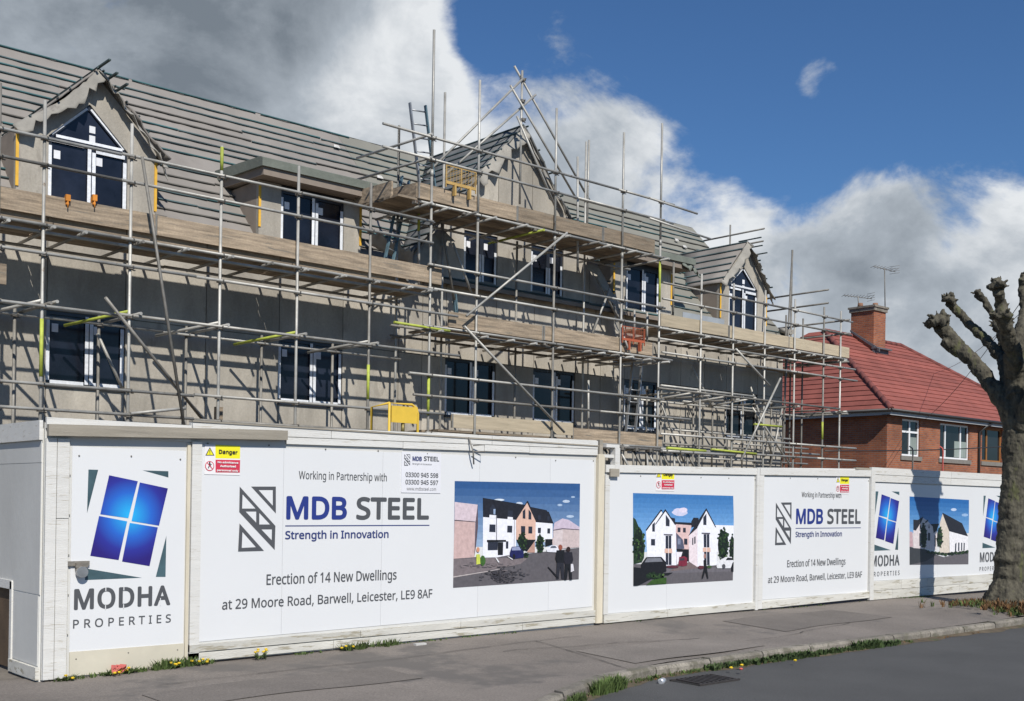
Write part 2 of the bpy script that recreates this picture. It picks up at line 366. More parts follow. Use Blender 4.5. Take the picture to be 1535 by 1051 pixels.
# main face grid below the eaves
brk = sorted(set([XB0, -1.8, -.6, .6, 1.8, 3.0, 4.2, 5.3]+[v for w in FW for v in w]+[8.95, 12.98, 13.55, 18.6, 21.4, 22.3, XB1]))
for x0, x1 in zip(brk, brk[1:]):
    isw = any(a <= x0+.01 and x1 <= c+.01 for a, c in FW)
    zz = [-.05, 2.45, ZS, ZHd, 6.05]
    for z0, z1 in zip(zz, zz[1:]):
        if isw and z0 == ZS: continue
        if not isw and z0 == ZS: continue
        if not isw and z0 == 2.45: z1 = ZHd
        panel(x0, x1, z0, z1)
# gable wall above
gb = [13.12, 13.85, 14.58, 15.47, 16.43, 17.38, 18.2, 18.95]
for x0, x1 in zip(gb, gb[1:]):
    if (x0, x1) in GW: panel(x0, x1, 7.10, gtop)
    else: panel(x0, x1, 6.05, gtop)
# end walls and back
b2 = MB(); RY, RZ0, RK = 21.28, 6.1, 1.065     # ridge line and roof slope
def rz(y): return RZ0+RK*(y-YF)
for X in (XB0, XB1-.2):
    b2.prism([(X, YF+.18, -.05), (X, YF+6.5, -.05), (X, YF+6.5, 6.0), (X, RY, rz(RY)-.1), (X, YF+.18, 6.05)], (.2, 0, 0))
b2.box(XB0, XB1, YF+6.4, YF+6.56, -.05, 6.0)
b2.build('end_wall', wall_m, wroot)
backb.build('backing', wall_b, wroot)
box('corner_bead', mat('bead', (.5, .49, .45), .7), wroot, XB1-.01, XB1+.012, YF-.006, YF+.19, -.05, 6.0)

def window(parent, x0, x1, z0, z1, layout='two', name='window', film_=True, y=YF, apex=None, slip=0, dark=False):
    """casement set in the wall: frame, mullion, panes, protective tape, stickers; apex = peak height of a pointed head"""
    w = bpy.data.objects.new(name, None); COL.objects.link(w); attach(w, parent)
    t = .055; yy = y+.03; fm = MB()
    fm.box(x0, x0+t, yy, yy+.07, z0, z1).box(x1-t, x1, yy, yy+.07, z0, z1).box(x0, x1, yy+.001, yy+.071, z0, z0+t)
    xm = x0+(x1-x0)*.54; xc = (x0+x1)/2
    fm.box(xm-.045, xm+.045, yy-.002, yy+.07, z0+t, z1-t*.5)
    fm.box(x0+t, x1-t, yy-.001, yy+.071, z1-t, z1)
    if apex:
        fm.prism([(x0, yy, z1), (x0+t*1.3, yy, z1), (xc, yy, apex-t*1.6), (xc, yy, apex)], (0, .07, 0))
        fm.prism([(x1, yy, z1), (xc, yy, apex), (xc, yy, apex-t*1.6), (x1-t*1.3, yy, z1)], (0, .07, 0))
        MB().prism([(x0+t, yy+.03, z1), (x1-t, yy+.03, z1), (xc, yy+.03, apex-t)], (0, .02, 0)).build('pane', film, w)
    fm.build('frame', frame_m, w)
    for a, c in ((x0+t, xm-.045), (xm+.045, x1-t)):
        box('pane', glass_d if dark else film, w, a, c, yy+.03, yy+.05, z0+t, z1-t)
    def strip(xa, xb, za, zb, dy=.006):
        box('tape', tape, w, xa, xb, yy-dy, yy-dy+.003, za, zb)
    h = z1-z0
    strip(xm-.062, xm-.006, z0+.03, z0+h*(.97 if not slip else .62)); strip(xm+.010, xm+.066, z0+.03, z0+h*(.9 if not slip else .62), .007)
    strip(x1-.066, x1-.008, z0+.05, z0+h*(.85 if not slip else .7))
    strip(xm+.07, x1-.07, z0+.005, z0+.066, .005)
    if slip < 2: strip(x0+.004, x0+.058, z0+.06, z0+h*.88)
    strip(x0+.07, xm-.08, z0+.004, z0+.066, .005)
    for (a, c) in ((x0+.10, .19), (xm+.085, .17)):
        box('sticker', sticker_m, w, a, a+.10, yy+.026, yy+.0285, z1-c-.13, z1-c)
    if apex:
        for s_ in (-1, 1):
            xe = xc+s_*(x1-x0)/2*.92
            MB().obox((xe, yy-.005, z1+.04), (xc+s_*.03, yy-.005, apex-.07), .035, .004, (0, 1, 0)).build('tape', tape, w)
        strip(x0+.12, x1-.08, z1+.005, z1+.05, .006); strip(x0-.0, xm-.12, z1-.075, z1-.03, .007); strip(xm+.07, x1-.04, z1-.12, z1-.055, .007)
        for dz in (.16, .31): box('sticker', sticker_m, w, xc+.02, xc+.115, yy+.026, yy+.0285, apex-.10-dz-.17, apex-.10-dz-.06)
    # projecting sill board in the frame colour
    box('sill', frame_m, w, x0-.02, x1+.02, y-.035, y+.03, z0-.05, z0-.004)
    return w
for i, (a, c) in enumerate(FW):
    window(bld, a, c, ZS, ZHd, slip=0, dark=(i >= 2))
for a, c in GW:
    window(bld, a, c, 6.0, 7.10, slip=1)

# ---- roof: membrane sheets, battens one by one
roof = bpy.data.objects.new('roof', None); COL.objects.link(roof); attach(roof, bld)
def sheet(x0, x1, y0, y1, m_, nx, ny, amp=.012):
    b = MB()
    for i in range(nx+1):
        for j in range(ny+1):
            xx = x0+(x1-x0)*i/nx; yy = y0+(y1-y0)*j/ny
            sag = -amp*abs(math.sin(xx*math.pi/.6))+random.uniform(-amp, amp)*.5
            b.v.append((xx, yy, rz(yy)+sag))
    for i in range(nx):
        for j in range(ny):
            a = i*(ny+1)+j; b.f.append((a, a+ny+1, a+ny+2, a+1)); b.mi.append(0); b.smooth.append(True)
    return b.build('membrane', m_, roof)
sheet(XB0-.1, 13.6, YF-.18, RY, felt, 120, 14)
sheet(13.6, XB1+.15, YF-.18, RY, felt_g, 90, 14)
MB().add([(XB0-.1, RY, rz(RY)), (XB1+.15, RY, rz(RY)), (XB1+.15, YF+6.7, 6.0), (XB0-.1, YF+6.7, 6.0)], [(0, 1, 2, 3)]).build('back_slope', felt, roof)
BH, BW = .020, .034
def batten(p0, p1, m_, nrm):
    MB().obox(p0, p1, BW, BH, nrm).build('batten', m_, roof)
sl_n = Vector((0, -RK, 1)).normalized(); sl_d = Vector((0, 1, RK)).normalized()
NR = 17
for k in range(NR):
    s_ = .10+k*.277; base = Vector((0, YF-.12, rz(YF-.12)))+sl_d*s_+sl_n*.016
    x = XB0-random.uniform(0, 1.2)
    while x < XB1:
        ln = random.choice([3.6, 3.6, 3.0, 2.4, 1.9, 4.2]); x2 = x+ln
        dz = random.uniform(-.03, .03)
        a, c = max(x, XB0-.1), min(x2, XB1+.1)
        if c-a > .2 and not (random.random() < .03):
            mm_ = batten_t if random.random() < .16 else (batten_m if random.random() < .7 else batten_b)
            batten(base+Vector((a, 0, 0))+sl_d*dz, base+Vector((c-.01, 0, 0))+sl_d*(dz+random.uniform(-.035, .035)), mm_, sl_n)
        x = x2
# a second run of battens close to the ridge
for (a, c) in ((XB0, 1.5), (1.52, 5.2), (5.25, 8.9), (8.95, 11.6), (11.7, 13.9)):
    batten(Vector((a, 0, 0))+Vector((0, RY-.06, rz(RY-.06)+.03)), Vector((c-.02, 0, 0))+Vector((0, RY-.06, rz(RY-.06)+.03)), batten_t, sl_n)
MB().prism([(XB0, YF-.22, 5.98), (XB0, YF-.02, 5.98), (XB0, YF-.02, 6.06), (XB0, YF-.22, 5.9)], (XB1-XB0, 0, 0)).build('eaves_board', soffit_m, roof)

def flap(name, pts_edge, drop, m_, parent, amp=.07, n=14):
    """a ragged loose sheet: hangs from a polyline edge, ripples outwards"""
    b = MB(); pe = [Vector(p) for p in pts_edge]
    L_ = [0]
    for p, q in zip(pe, pe[1:]): L_.append(L_[-1]+(q-p).length)
    def at(t):
        t *= L_[-1]
        for i in range(len(pe)-1):
            if t <= L_[i+1]+1e-6: return pe[i].lerp(pe[i+1], (t-L_[i])/max(1e-6, L_[i+1]-L_[i]))
        return pe[-1]
    drop = Vector(drop); rows = 4
    ph = random.uniform(0, 6)
    for i in range(n+1):
        p = at(i/n); rag = random.uniform(.55, 1.15)
        for j in range(rows+1):
            t = j/rows
            q = p+drop*t*rag+Vector((random.uniform(-1, 1)*.015, -abs(math.sin(i*.9+ph))*amp*t-t*t*.03, math.sin(i*1.7+ph)*amp*.4*t))
            b.v.append(tuple(q))
    for i in range(n):
        for j in range(rows):
            a = i*(rows+1)+j; b.f.append((a, a+1, a+rows+2, a+rows+1)); b.mi.append(0); b.smooth.append(True)
    o = b.build(name, m_, parent, recalc=False)
    md = o.modifiers.new('t', 'SOLIDIFY'); md.thickness = .014
    return o

# ---- the big gable roof
def slope_sheet(xr, zr, side, k, half, y0, parent, m_, nm='membrane', over=.12, th=.03, rows=9, bm_=None, gauge=.277, rag=True):
    """one slope of a roof whose ridge runs back from the facade at x=xr, height zr; ends where it meets the main slope"""
    ns = 16; b = MB()
    for i in range(ns+1):
        d = (half+over)*i/ns; z = zr-k*d; x = xr+side*d
        yb = min(RY+.05, YF+(z-RZ0)/RK+.12); yb = max(yb, y0+.05)
        yf = y0+(random.uniform(-.05, .05) if rag else 0)
        for yy in (yf, (yf*2+yb)/3, (yf+yb*2)/3, yb): b.v.append((x, yy, z+random.uniform(-.006, .006)))
    for i in range(ns):
        for j in range(3):
            a = i*4+j; b.f.append((a, a+1, a+5, a+4)); b.mi.append(0); b.smooth.append(True)
    o = b.build(nm, m_, parent, recalc=False); md = o.modifiers.new('t', 'SOLIDIFY'); md.thickness = th; md.offset = 0
    nrm = Vector((side*k, 0, 1)).normalized(); dd = Vector((side, 0, -k)).normalized()
    s_ = .06; tot = (half+over)*math.sqrt(1+k*k)
    while s_ < tot:
        p = Vector((xr, 0, zr))+dd*s_+nrm*.03; yb = min(RY, YF+(p.z-RZ0)/RK+.05)
        if yb-y0 > .25: MB().obox((p.x, y0-random.uniform(-.05, .12), p.z), (p.x, yb, p.z), BW, BH, nrm).build('batten', bm_ or batten_m, parent)
        s_ += gauge
gr = bpy.data.objects.new('gable_roof', None); COL.objects.link(gr); attach(gr, bld)
slope_sheet(GA, GZ+.06, -1, sl, GA-GL, YF-.07, gr, slate_m)
slope_sheet(GA, GZ+.06, 1, sr, GR-GA, YF-.07, gr, slate_m)
flap('loose_felt', [(GA-1.25, YF-.05, GZ-1.25), (GA-.6, YF-.07, GZ-.55), (GA, YF-.08, GZ)], (.10, -.05, -.22), felt_d, gr)
flap('loose_felt', [(GA, YF-.08, GZ), (GA+.55, YF-.07, GZ-.66), (GA+1.25, YF-.06, GZ-1.45)], (-.02, -.05, -.22), felt_d, gr)
flap('loose_felt', [(GR-1.1, YF-.22, 7.2), (GR-.2, YF-.25, 6.2), (GR+.0, YF-.22, 5.6)], (-.25, -.05, -.35), felt_d, gr, .1)
flap('loose_felt', [(GL+.75, YF-.25, 7.0), (GL+.05, YF-.25, 6.25), (GL-.15, YF-.25, 5.9)], (.22, -.05, -.3), felt_d, gr, .1)
# ---- pointed dormers
def pointed_dormer(xc, x0, x1, wx0, wx1, torn):
    d = bpy.data.objects.new('pointed_dormer', None); COL.objects.link(d); attach(d, bld)
    spring, apex = 7.18, 8.27; w_sp, w_ap = 7.17, 7.80 if torn else 7.72
    hw = (x1-x0)/2; k = (apex-spring)/hw; kk = (w_ap-w_sp)/((wx1-wx0)/2); wc = (wx0+wx1)/2
    y0, y1 = YF, YF+.1
    # front wall pieces round the window
    for X0, X1 in ((x0, wx0), (wx1, x1)):
        t = lambda x: spring+(hw-abs(x-xc))*k
        MB().prism([(X0, y0, 6.05), (X1, y0, 6.05), (X1, y0, t(X1)), (X0, y0, t(X0))], (0, .1, 0)).build('front_wall', wall_m, d)
    tl, tr = spring+(hw-abs(wx0-xc))*k, spring+(hw-abs(wx1-xc))*k
    MB().prism([(wx0, y0, w_sp), (wc, y0, w_ap), (xc, y0, apex), (wx0, y0, tl)], (0, .1, 0)).build('front_wall', wall_m, d)
    MB().prism([(wc, y0, w_ap), (wx1, y0, w_sp), (wx1, y0, tr), (xc, y0, apex)], (0, .1, 0)).build('front_wall', wall_m, d)
    for X in (x0, x1-.08):
        MB().prism([(X, y0+.1, rz(y0+.1)-.1), (X, YF+(spring-RZ0)/RK, spring), (X, y0+.1, spring)], (.08, 0, 0)).build('cheek', soffit_m, d)
    window(d, wx0, wx1, 6.02, w_sp, apex=w_ap)
    slope_sheet(xc, apex+.10, -1, k, hw, YF-.07, d, felt, over=.1, rag=torn)
    slope_sheet(xc, apex+.10, 1, k, hw, YF-.07, d, felt, over=.1, rag=torn)
    for X in (x0-.012, x1-.03): box('insulation_strip', yellow_b, d, X, X+.045, y0-.018, y0-.002, 6.3, spring-.02)
    # curled felt along the barge
    flap('loose_felt', [(x0-.08, YF-.05, spring+.02), (xc-.5*hw, YF-.07, spring+.52*k*hw), (xc, YF-.08, apex+.1)], (.10, -.05, -.17), felt_d, d, .08, 18)
    flap('loose_felt', [(xc, YF-.08, apex+.1), (xc+.5*hw, YF-.07, spring+.52*k*hw), (x1+.1, YF-.05, spring-.05)], (.04, -.06, -.16), felt_d, d, .09, 18)
    flap('loose_felt', [(x1+.04, YF-.05, spring+.1), (x1+.12, YF-.04, spring-.1)], (.03, -.03, -.28), felt_d, d, .05, 5)
    for i, dy in enumerate((.0, .07, .03)):
        MB().obox((xc+.15*i, YF-.5+dy, apex+.13-.15*i*k), (xc+.15*i, YF+.2, apex+.13-.15*i*k), .04, .025).build('batten_end', batten_m, d)
    return d
pointed_dormer(7.02, 5.80, 8.02, 6.28, 7.54, True)
pointed_dormer(23.86, 22.87, 24.80, 23.23, 24.42, False)
# ---- flat dormers
def flat_dormer(x0, x1, wx0, wx1, rx0, rx1):
    d = bpy.data.objects.new('flat_dormer', None); COL.objects.link(d); attach(d, bld)
    zt = 7.2
    for X0, X1 in ((x0, wx0), (wx1, x1)): box('front_wall', wall_m, d, X0, X1, YF, YF+.1, 6.05, zt)
    box('head_board', frame_m, d, wx0, wx1, YF+.02, YF+.1, 7.12, zt)
    for X in (x0, x1-.08):
        MB().prism([(X, YF+.1, rz(YF+.1)-.1), (X, YF+(zt-RZ0)/RK, zt), (X, YF+.1, zt)], (.08, 0, 0)).build('cheek', soffit_m, d)
    window(d, wx0, wx1, 6.05, 7.12)
    yf, yb = YF-.36, YF+1.35
    MB().prism([(rx0, yf, zt+.0), (rx0, yb, zt+.06), (rx0, yb, zt+.22), (rx0, yf, zt+.16)], (rx1-rx0, 0, 0)).build('fascia', soffit_m, d)
    b = MB().prism([(rx0-.05, yf-.05, zt+.14), (rx0-.05, yb, zt+.2), (rx0-.05, yb, zt+.40), (rx0-.05, yf+.02, zt+.31), (rx0-.05, yf-.05, zt+.28)], (rx1-rx0+.1, 0, 0))
    b.build('flat_roof_covering', felt_green, d)
    for X in (x0-.012, x1-.03): box('insulation_strip', yellow_b, d, X, X+.045, y0_-.018, y0_-.002, 6.38, 7.12)
    return d
y0_ = YF
flat_dormer(9.92, 12.06, 10.36, 11.69, 9.80, 12.12)
flat_dormer(18.98, 21.0, 19.42, 20.57, 18.75, 21.35)
# odds and ends on the roof
flap('felt_offcut', [(12.25, YF+.0, 6.45), (12.75, YF-.1, 6.25), (13.05, YF-.3, 6.1)], (-.1, -.15, .28), felt_d, roof, .08)
flap('felt_offcut', [(20.9, YF-.3, 7.5), (21.4, YF-.25, 7.45), (21.75, YF-.1, 7.35)], (.05, -.1, -.28), felt_green, roof, .06)
flap('felt_offcut', [(12.2, YF-.3, 7.5), (12.5, YF-.25, 7.42)], (.05, -.05, -.12), felt_green, roof, .05, 5)
for px, py in ((500, 222), (565, 268), (1012, 362), (1024, 372), (388, 352)):
    y = YF+.6
    for _ in range(12):
        p = onY(px, py, y); y += (p.z-(rz(y)+.02))*.45/RK*1.0
        y = min(max(y, YF-.1), RY)
    p = onY(px, py, y); q = Vector((.10, 0, 0))
    b = MB(); n_ = sl_n*.03
    b.add([p+n_, p+n_+Vector((.16, 0, .0)), p+n_*1.6+Vector((.13, .05, .06)), p+n_*1.2+Vector((.03, .06, .07)), p+n_*2+Vector((.08, .03, .03))], [(0, 1, 4), (1, 2, 4), (2, 3, 4), (3, 0, 4)])
    b.build('torn_wrap', paperm, roof)
box('grey_membrane_sheet', polyst, roof, 21.2, 22.8, YF-.20, YF-.19, 5.95, 6.22)

# ================================================================ SCAFFOLDING
YO, YI = 16.5, 17.65; PR = .0242
def couple(parent, x, y, z, ax='x'):
    b = MB(); r = .046
    b.box(x-r, x+r, y-r-.014, y+r*.7, z-.026, z+.026)
    b.tube([(x+.02, y-r-.05, z+.012), (x+.02, y-r-.01, z+.012)], .011, 5)
    b.tube([(x+r-.01, y-.01, z-.036), (x+r+.035, y-.01, z-.036)], .009, 5)
    b.build('coupler', coup, parent)
def pole(parent, p0, p1, name='tube', m_=None, r=PR): return MB().tube([p0, p1], r, 10).build(name, m_ or (steel if random.random() < .75 else steel_d), parent)
def band(parent, x, y, z0, z1):
    MB().tube([(x, y, z0), (x, y, z1)], PR+.0025, 10).build('painted_band', lime, parent)
def toe(parent, x0, x1, y, z0, z1, m_=board_m):
    """run of toe boards, each about 2.5 m, slightly out of line"""
    x = x0
    while x < x1-.05:
        e = min(x1, x+random.choice([2.4, 3.0, 3.9])); 
        if x1-e < .5: e = x1
        j = random.uniform(-.012, .012); k = random.uniform(-.006, .02)
        MB().obox((x+.004, y-k, (z0+z1)/2+j), (e-.004, y-k, (z0+z1)/2+j+random.uniform(-.012, .012)), .038, z1-z0, (0, 0, 1)).build('toe_board', m_, parent)
        for q in (x+.004, e-.034):
            if random.random() < .6: MB().box(q, q+.03, y-k-.0215, y-k+.0215, (z0+z1)/2+j-(z1-z0)/2-.002, (z0+z1)/2+j+(z1-z0)/2+.002).build('end_band', steel_d, parent)
        x = e
def deck(parent, x0, x1, z, y0=YO+.06, y1=YI+.0, n=5):
    w = (y1-y0)/n
    for i in range(n):
        x = x0-random.uniform(0, .1)
        while x < x1-.05:
            e = min(x1+random.uniform(0, .12), x+3.9)
            box('scaffold_board', board_m, parent, x+.01, e-.01, y0+i*w+.006, y0+(i+1)*w-.006, z, z+.038)
            x = e
def transoms(parent, xs_, z, y0=YO-.15, y1=YF-.08):
    for i, x in enumerate(xs_): pole(parent, (x+.05, y0+random.uniform(-.06, .05), z), (x+.05, y1, z+random.uniform(-.01, .01)), 'transom', lime if (i == 5 and z > 6) else None)
XL = [2.6, 4.1, 5.09, 5.70, 6.97, 8.43, 9.82, 11.26, 12.58]
topsL = {5.09: 7.28, 5.70: 7.19, 6.97: 7.15, 8.43: 7.14, 9.82: 7.11, 11.26: 7.11}
sc1 = thing('scaffolding', 'left run of tube scaffolding on the long wall up to the gable tower', 'scaffolding', (8, 16.5, 0), 'scaffolding round the building')
for x in XL[:-1]:
    zt = topsL.get(x, 7.2)
    dx = .011*zt*0
    pole(sc1, (x, YO, 0), (x, YO, zt), 'standard')
    for z in (6.65, 6.27, 5.42, 5.01, 4.28, 3.18, 2.81): couple(sc1, x, YO, z)
    pole(sc1, (x, YI, 0), (x, YI, 4.42), 'standard', steel_d)
    couple(sc1, x, YI, 4.28)
for z, y, a, c in ((6.65, YO-.05, 2, 12.6), (6.27, YO-.05, 2, 12.6), (5.42, YO-.055, 2, 12.7), (5.33, YO+.05, 2, 12.6), (5.01, YO-.05, 2, 13.2), (4.28, YO-.05, 2, 13.25), (3.18, YO-.05, 2, 12.9), (2.81, YO-.05, 2, 12.6),
                   (4.28, YI-.05, 2, 12.75), (5.33, YI-.05, 2, 12.7), (1.0, YO+.05, 2, 12.6)):
    x = a
    while x < c:
        e = min(c, x+random.choice([4.8, 6.0])); 
        if c-e < 1.2: e = c
        j = 0 if z > 5.4 and z < 5.43 else random.uniform(-.012, .012)
        pole(sc1, (x, y, z+j), (e-.005, y, z+j), 'ledger' if z < 6 and z not in (3.18, 2.81) else 'guard_rail'); x = e
toe(sc1, 2, 12.86, YO+.055, 5.56, 5.86, board_m)
deck(sc1, 2, 12.7, 5.46)
transoms(sc1, [3.2, 4.4, 5.15, 5.75, 6.2, 7.05, 7.75, 8.5, 9.2, 9.87, 10.6, 11.3, 12.0, 12.45], 5.39)
transoms(sc1, [5.75, 7.05, 8.5, 9.87, 11.32], 4.33, YO-.1, YI+.1)
for x, a, c in ((5.70, 3.28, 4.1), (11.26, 3.35, 3.95), (8.43, 6.75, 7.12)): band(sc1, x, YO, a, c)
def pxpole(parent, p, q, Y, name='brace', Y2=None, m_=None):
    a, c = onY(*p, Y), onY(*q, Y2 if Y2 else Y); pole(parent, a, c, name, m_); return a, c
pxpole(sc1, (213, 235), (276, 640), YO-.12); pxpole(sc1, (158, 446), (306, 632), YO-.20, Y2=YO+.4)
pxpole(sc1, (146, 500), (184, 584), YI-.2); pxpole(sc1, (196, 620), (278, 612), YO-.1, 'transom')
pxpole(sc1, (52, 462), (86, 452), YI, Y2=YO); 
for x in (6.97, 5.7, 8.43, 9.82, 11.26): pole(sc1, (x-.55, YI-.05, 4.20), (x, YO, 4.36), 'brace', lime if x in (6.97, 9.82) else None)
MB().box(5.03, 5.18, YO-.1, YO-.06, 4.5, 4.78).build('scaffold_board', board_m, sc1)
MB().box(9.6-1.1, 9.72-1.1, YO+.2, YO+.27, 2.6, 3.05).build('scaffold_board', board_m, sc1)
# clamps on the toe board
for px in (100, 140):
    p = onY(px, 300, YO+.03); t = tag(MB().box(p.x-.02, p.x+.02, YO-.01, YO+.09, p.z-.07, p.z+.05).box(p.x-.03, p.x+.035, YO-.03, YO+.02, p.z-.02, p.z+.07).tube([(p.x, YO-.02, p.z-.12), (p.x, YO-.02, p.z-.02)], .009, 6).build('board_clamp', orange), 'small orange clamp on the toe board below the left pointed dormer, the %s of two' % ('left' if px == 100 else 'right'), 'clamp', 'orange board clamps')

# gable tower
XG = [12.58, 13.68, 15.68, 17.65, 18.86]; topG = [10.15, 9.52, 9.47, 9.43, 9.90]
sc2 = thing('scaffolding', 'tall middle scaffolding tower in front of the big gable with two boarded decks', 'scaffolding', (15.7, 16.5, 0), 'scaffolding round the building')
for x, zt in zip(XG, topG):
    lean = .0
    pole(sc2, (x, YO, 0), (x, YO, zt-2.6), 'standard'); pole(sc2, (x, YO, zt-2.6), (x, YO, zt), 'standard', steel)
    MB().tube([(x, YO, zt-2.66), (x, YO, zt-2.54)], .031, 8).build('sleeve', steel, sc2)
    for z in (8.18, 7.78, 6.97, 5.88, 5.45, 4.76, 3.88, 3.50, 2.83): couple(sc2, x, YO, z)
for x, zt in zip([12.66, 13.75, 15.7, 17.68, 18.9], [8.67, 9.60, 7.0, 9.5, 7.0]):
    pole(sc2, (x, YI, 0), (x, YI, zt), 'standard', steel_d if zt < 8 else steel)
for z, y, a, c in ((8.18, YO-.05, 11.45, 19.25), (7.78, YO-.05, 11.45, 18.95), (6.97, YO-.055, 12.3, 19.1), (5.88, YO-.05, 12.5, 19.0), (5.45, YO-.05, 12.5, 19.1), (4.76, YO-.055, 12.4, 19.25), (4.70, YO+.05, 11.75, 19.1),
                   (3.88, YO-.05, 12.1, 19.0), (3.5, YO-.05, 12.2, 19.9), (2.83, YO-.05, 12.5, 19.0), (6.9, YI-.05, 12.3, 19.1), (4.7, YI-.05, 12.5, 19), (8.2, YI-.02, 17.3, 20.6)):
    x = a
    while x < c:
        e = min(c, x+random.choice([4.8, 6.0]))
        if c-e < 1.2: e = c
        pole(sc2, (x, y, z), (e-.005, y, z), 'guard_rail' if z in (8.18, 7.78, 5.88, 5.45, 3.88, 3.5) else 'ledger', None); x = e
# top guard rail ends at the 990 pole, then a short one
pole(sc2, (11.75, YO-.06, 4.74), (13.0, YO-.06, 4.72), 'ledger', lime)
pole(sc2, (18.4, YO-.08, 8.17), (20.0, YO-.08, 8.12), 'guard_rail'); pole(sc2, (18.4, YO-.08, 7.74), (20.6, YO-.0, 7.66), 'guard_rail')
toe(sc2, 12.3, 18.72, YO+.055, 7.06, 7.34); toe(sc2, 13.05, 18.72, YO+.055, 4.83, 5.11, board_m); toe(sc2, 13.15, 16.3, YO+.055, 2.95, 3.2, board_p); toe(sc2, 16.3, 19.1, YO+.055, 2.85, 3.12, board_m)
deck(sc2, 11.9, 18.7, 7.02); deck(sc2, 13.0, 18.8, 4.79); deck(sc2, 12.9, 19.0, 2.88)
# return of the top deck on the left
for a, c in (((12.3, YO+.06), (12.16, YI+.1)), ((11.92, YO+.3), (11.84, YI+.2))):
    MB().obox((a[0], a[1], 7.20), (c[0], c[1], 7.20), .038, .27).build('toe_board', board_m, sc2)
pole(sc2, (12.5, YO-.1, 8.22), (12.35, YI+.95, 8.22), 'transom', steel); pole(sc2, (12.5, YO-.1, 7.8), (12.35, YI+.95, 7.8), 'transom'); pole(sc2, (12.66, YI, 6.9), (12.66, YI, 8.7), 'standard')
transoms(sc2, [12.3, 12.75, 13.3, 13.8, 14.6, 15.1, 15.8, 16.6, 17.0, 17.75, 18.2, 18.8], 6.91, YO-.3)
transoms(sc2, [12.7, 13.75, 14.4, 15.0, 15.75, 16.5, 16.9, 17.3, 17.75, 18.3, 18.9], 4.69, YO-.2)
transoms(sc2, [13.7, 15.7, 17.7, 18.9], 2.8)
for x, a, c in ((12.58, 3.15, 3.85), (18.86, 6.0, 6.95)): band(sc2, x, YO, a, c)
pole(sc2, onY(628, 290, YI-.3), onY(628, 430, YI-.3), 'standard'); band(sc2, onY(628, 320, YI-.3).x, YI-.3, 6.7, 7.25)
pxpole(sc2, (850, 349), (699, 474), YO-.14); pxpole(sc2, (696, 489), (846, 648), YO-.14)
pxpole(sc2, (679, 364), (707, 440), YI-.25, m_=steel); pxpole(sc2, (657, 305), (681, 450), YI-.2)
pxpole(sc2, (893, 415), (927, 478), YI-.1); pxpole(sc2, (914, 433), (888, 500), YI-.15, m_=steel)
pxpole(sc2, (866, 235), (866, 400), YO+.3, 'standard'); pxpole(sc2, (935, 505), (946, 535), YO-.05)
pxpole(sc2, (882, 570), (882, 650), YO+.5, 'standard'); pxpole(sc2, (951, 465), (951, 505), YO+.2, 'standard'); pxpole(sc2, (970, 468), (970, 515), YO+.2, 'standard')
# raking tubes over the gable apex
YA = YF-.42
pxpole(sc2, (783, 106), (779, 306), YA, 'standard', m_=steel)
pxpole(sc2, (784, 118), (640, 260), YA-.05, 'raker', m_=steel); pxpole(sc2, (803, 142), (668, 262), YA+.05, 'raker', m_=steel)
pxpole(sc2, (771, 99), (884, 301), YA+.08, 'raker', m_=steel); pxpole(sc2, (765, 128), (864, 298), YA-.05, 'raker', m_=steel); pxpole(sc2, (775, 174), (833, 312), YA-.12, 'raker', m_=steel)
for p in ((783, 120), (782, 152), (783, 180)): q = onY(*p, YA); couple(sc2, q.x, q.y, q.z)
pole(sc2, onY(883, 210, YI), onY(880, 345, YI), 'standard', steel)
for x in (12.2, 13.3, 15.1, 17.2, 18.3): couple(sc2, x, YO-.02, 6.94); couple(sc2, x+.3, YO-.02, 4.73)

# right run
XR = [20.29, 21.47, 22.70, 23.93, 25.20, 25.97]; topR = [6.82, 6.77, 6.77, 6.72, 6.68, 6.67]
sc3 = thing('scaffolding', 'right run of tube scaffolding past the end of the building beside the red-roofed house', 'scaffolding', (22.5, 16.5, 0), 'scaffolding round the building')
for x, zt in zip(XR, topR):
    pole(sc3, (x, YO, 0), (x, YO, zt), 'standard')
    for z in (6.43, 6.08, 5.43, 5.2, 4.91, 4.05, 3.13, 2.81): couple(sc3, x, YO, z)
    pole(sc3, (x, YI, 0), (x, YI, 4.3 if x < 25 else 6.6), 'standard', steel_d)
pole(sc3, (19.0+.55, YO+.2, 5.6), (19.0+.55, YO+.2, 7.0), 'standard')
for z, y, a, c in ((6.43, YO-.05, 18.9, 26.45), (6.08, YO-.05, 18.9, 26.4), (5.43, YO-.055, 18.8, 26.2), (5.2, YO-.05, 18.8, 26.6), (4.91, YO-.05, 18.9, 26.7), (4.12, YO-.05, 18.8, 25.9), (3.98, YI-.05, 18.9, 26.2),
                   (3.13, YO-.05, 18.9, 26.7), (2.81, YO-.05, 18.9, 26.7), (5.35, YI-.05, 18.9, 26.2), (3.13, YI, 23, 26.3)):
    x = a
    while x < c:
        e = min(c, x+random.choice([4.8, 6.0]))
        if c-e < 1.2: e = c
        pole(sc3, (x, y, z), (e-.005, y, z), 'guard_rail' if z in (6.43, 6.08, 3.13, 2.81) else 'ledger'); x = e
toe(sc3, 18.95, 26.45, YO+.055, 5.5, 5.77, board_p); deck(sc3, 18.9, 26.3, 5.46)
deck(sc3, 24.0, 27.0, 5.15, YI+.1, YI+.9, 2)
transoms(sc3, [19.4, 20.35, 21.1, 21.53, 22.2, 22.76, 23.4, 23.97, 24.6, 25.25, 26.03], 5.39)
transoms(sc3, [19.4, 20.35, 21.53, 22.76, 23.97, 25.25, 26.03], 4.06, YO-.15, YI+.1)
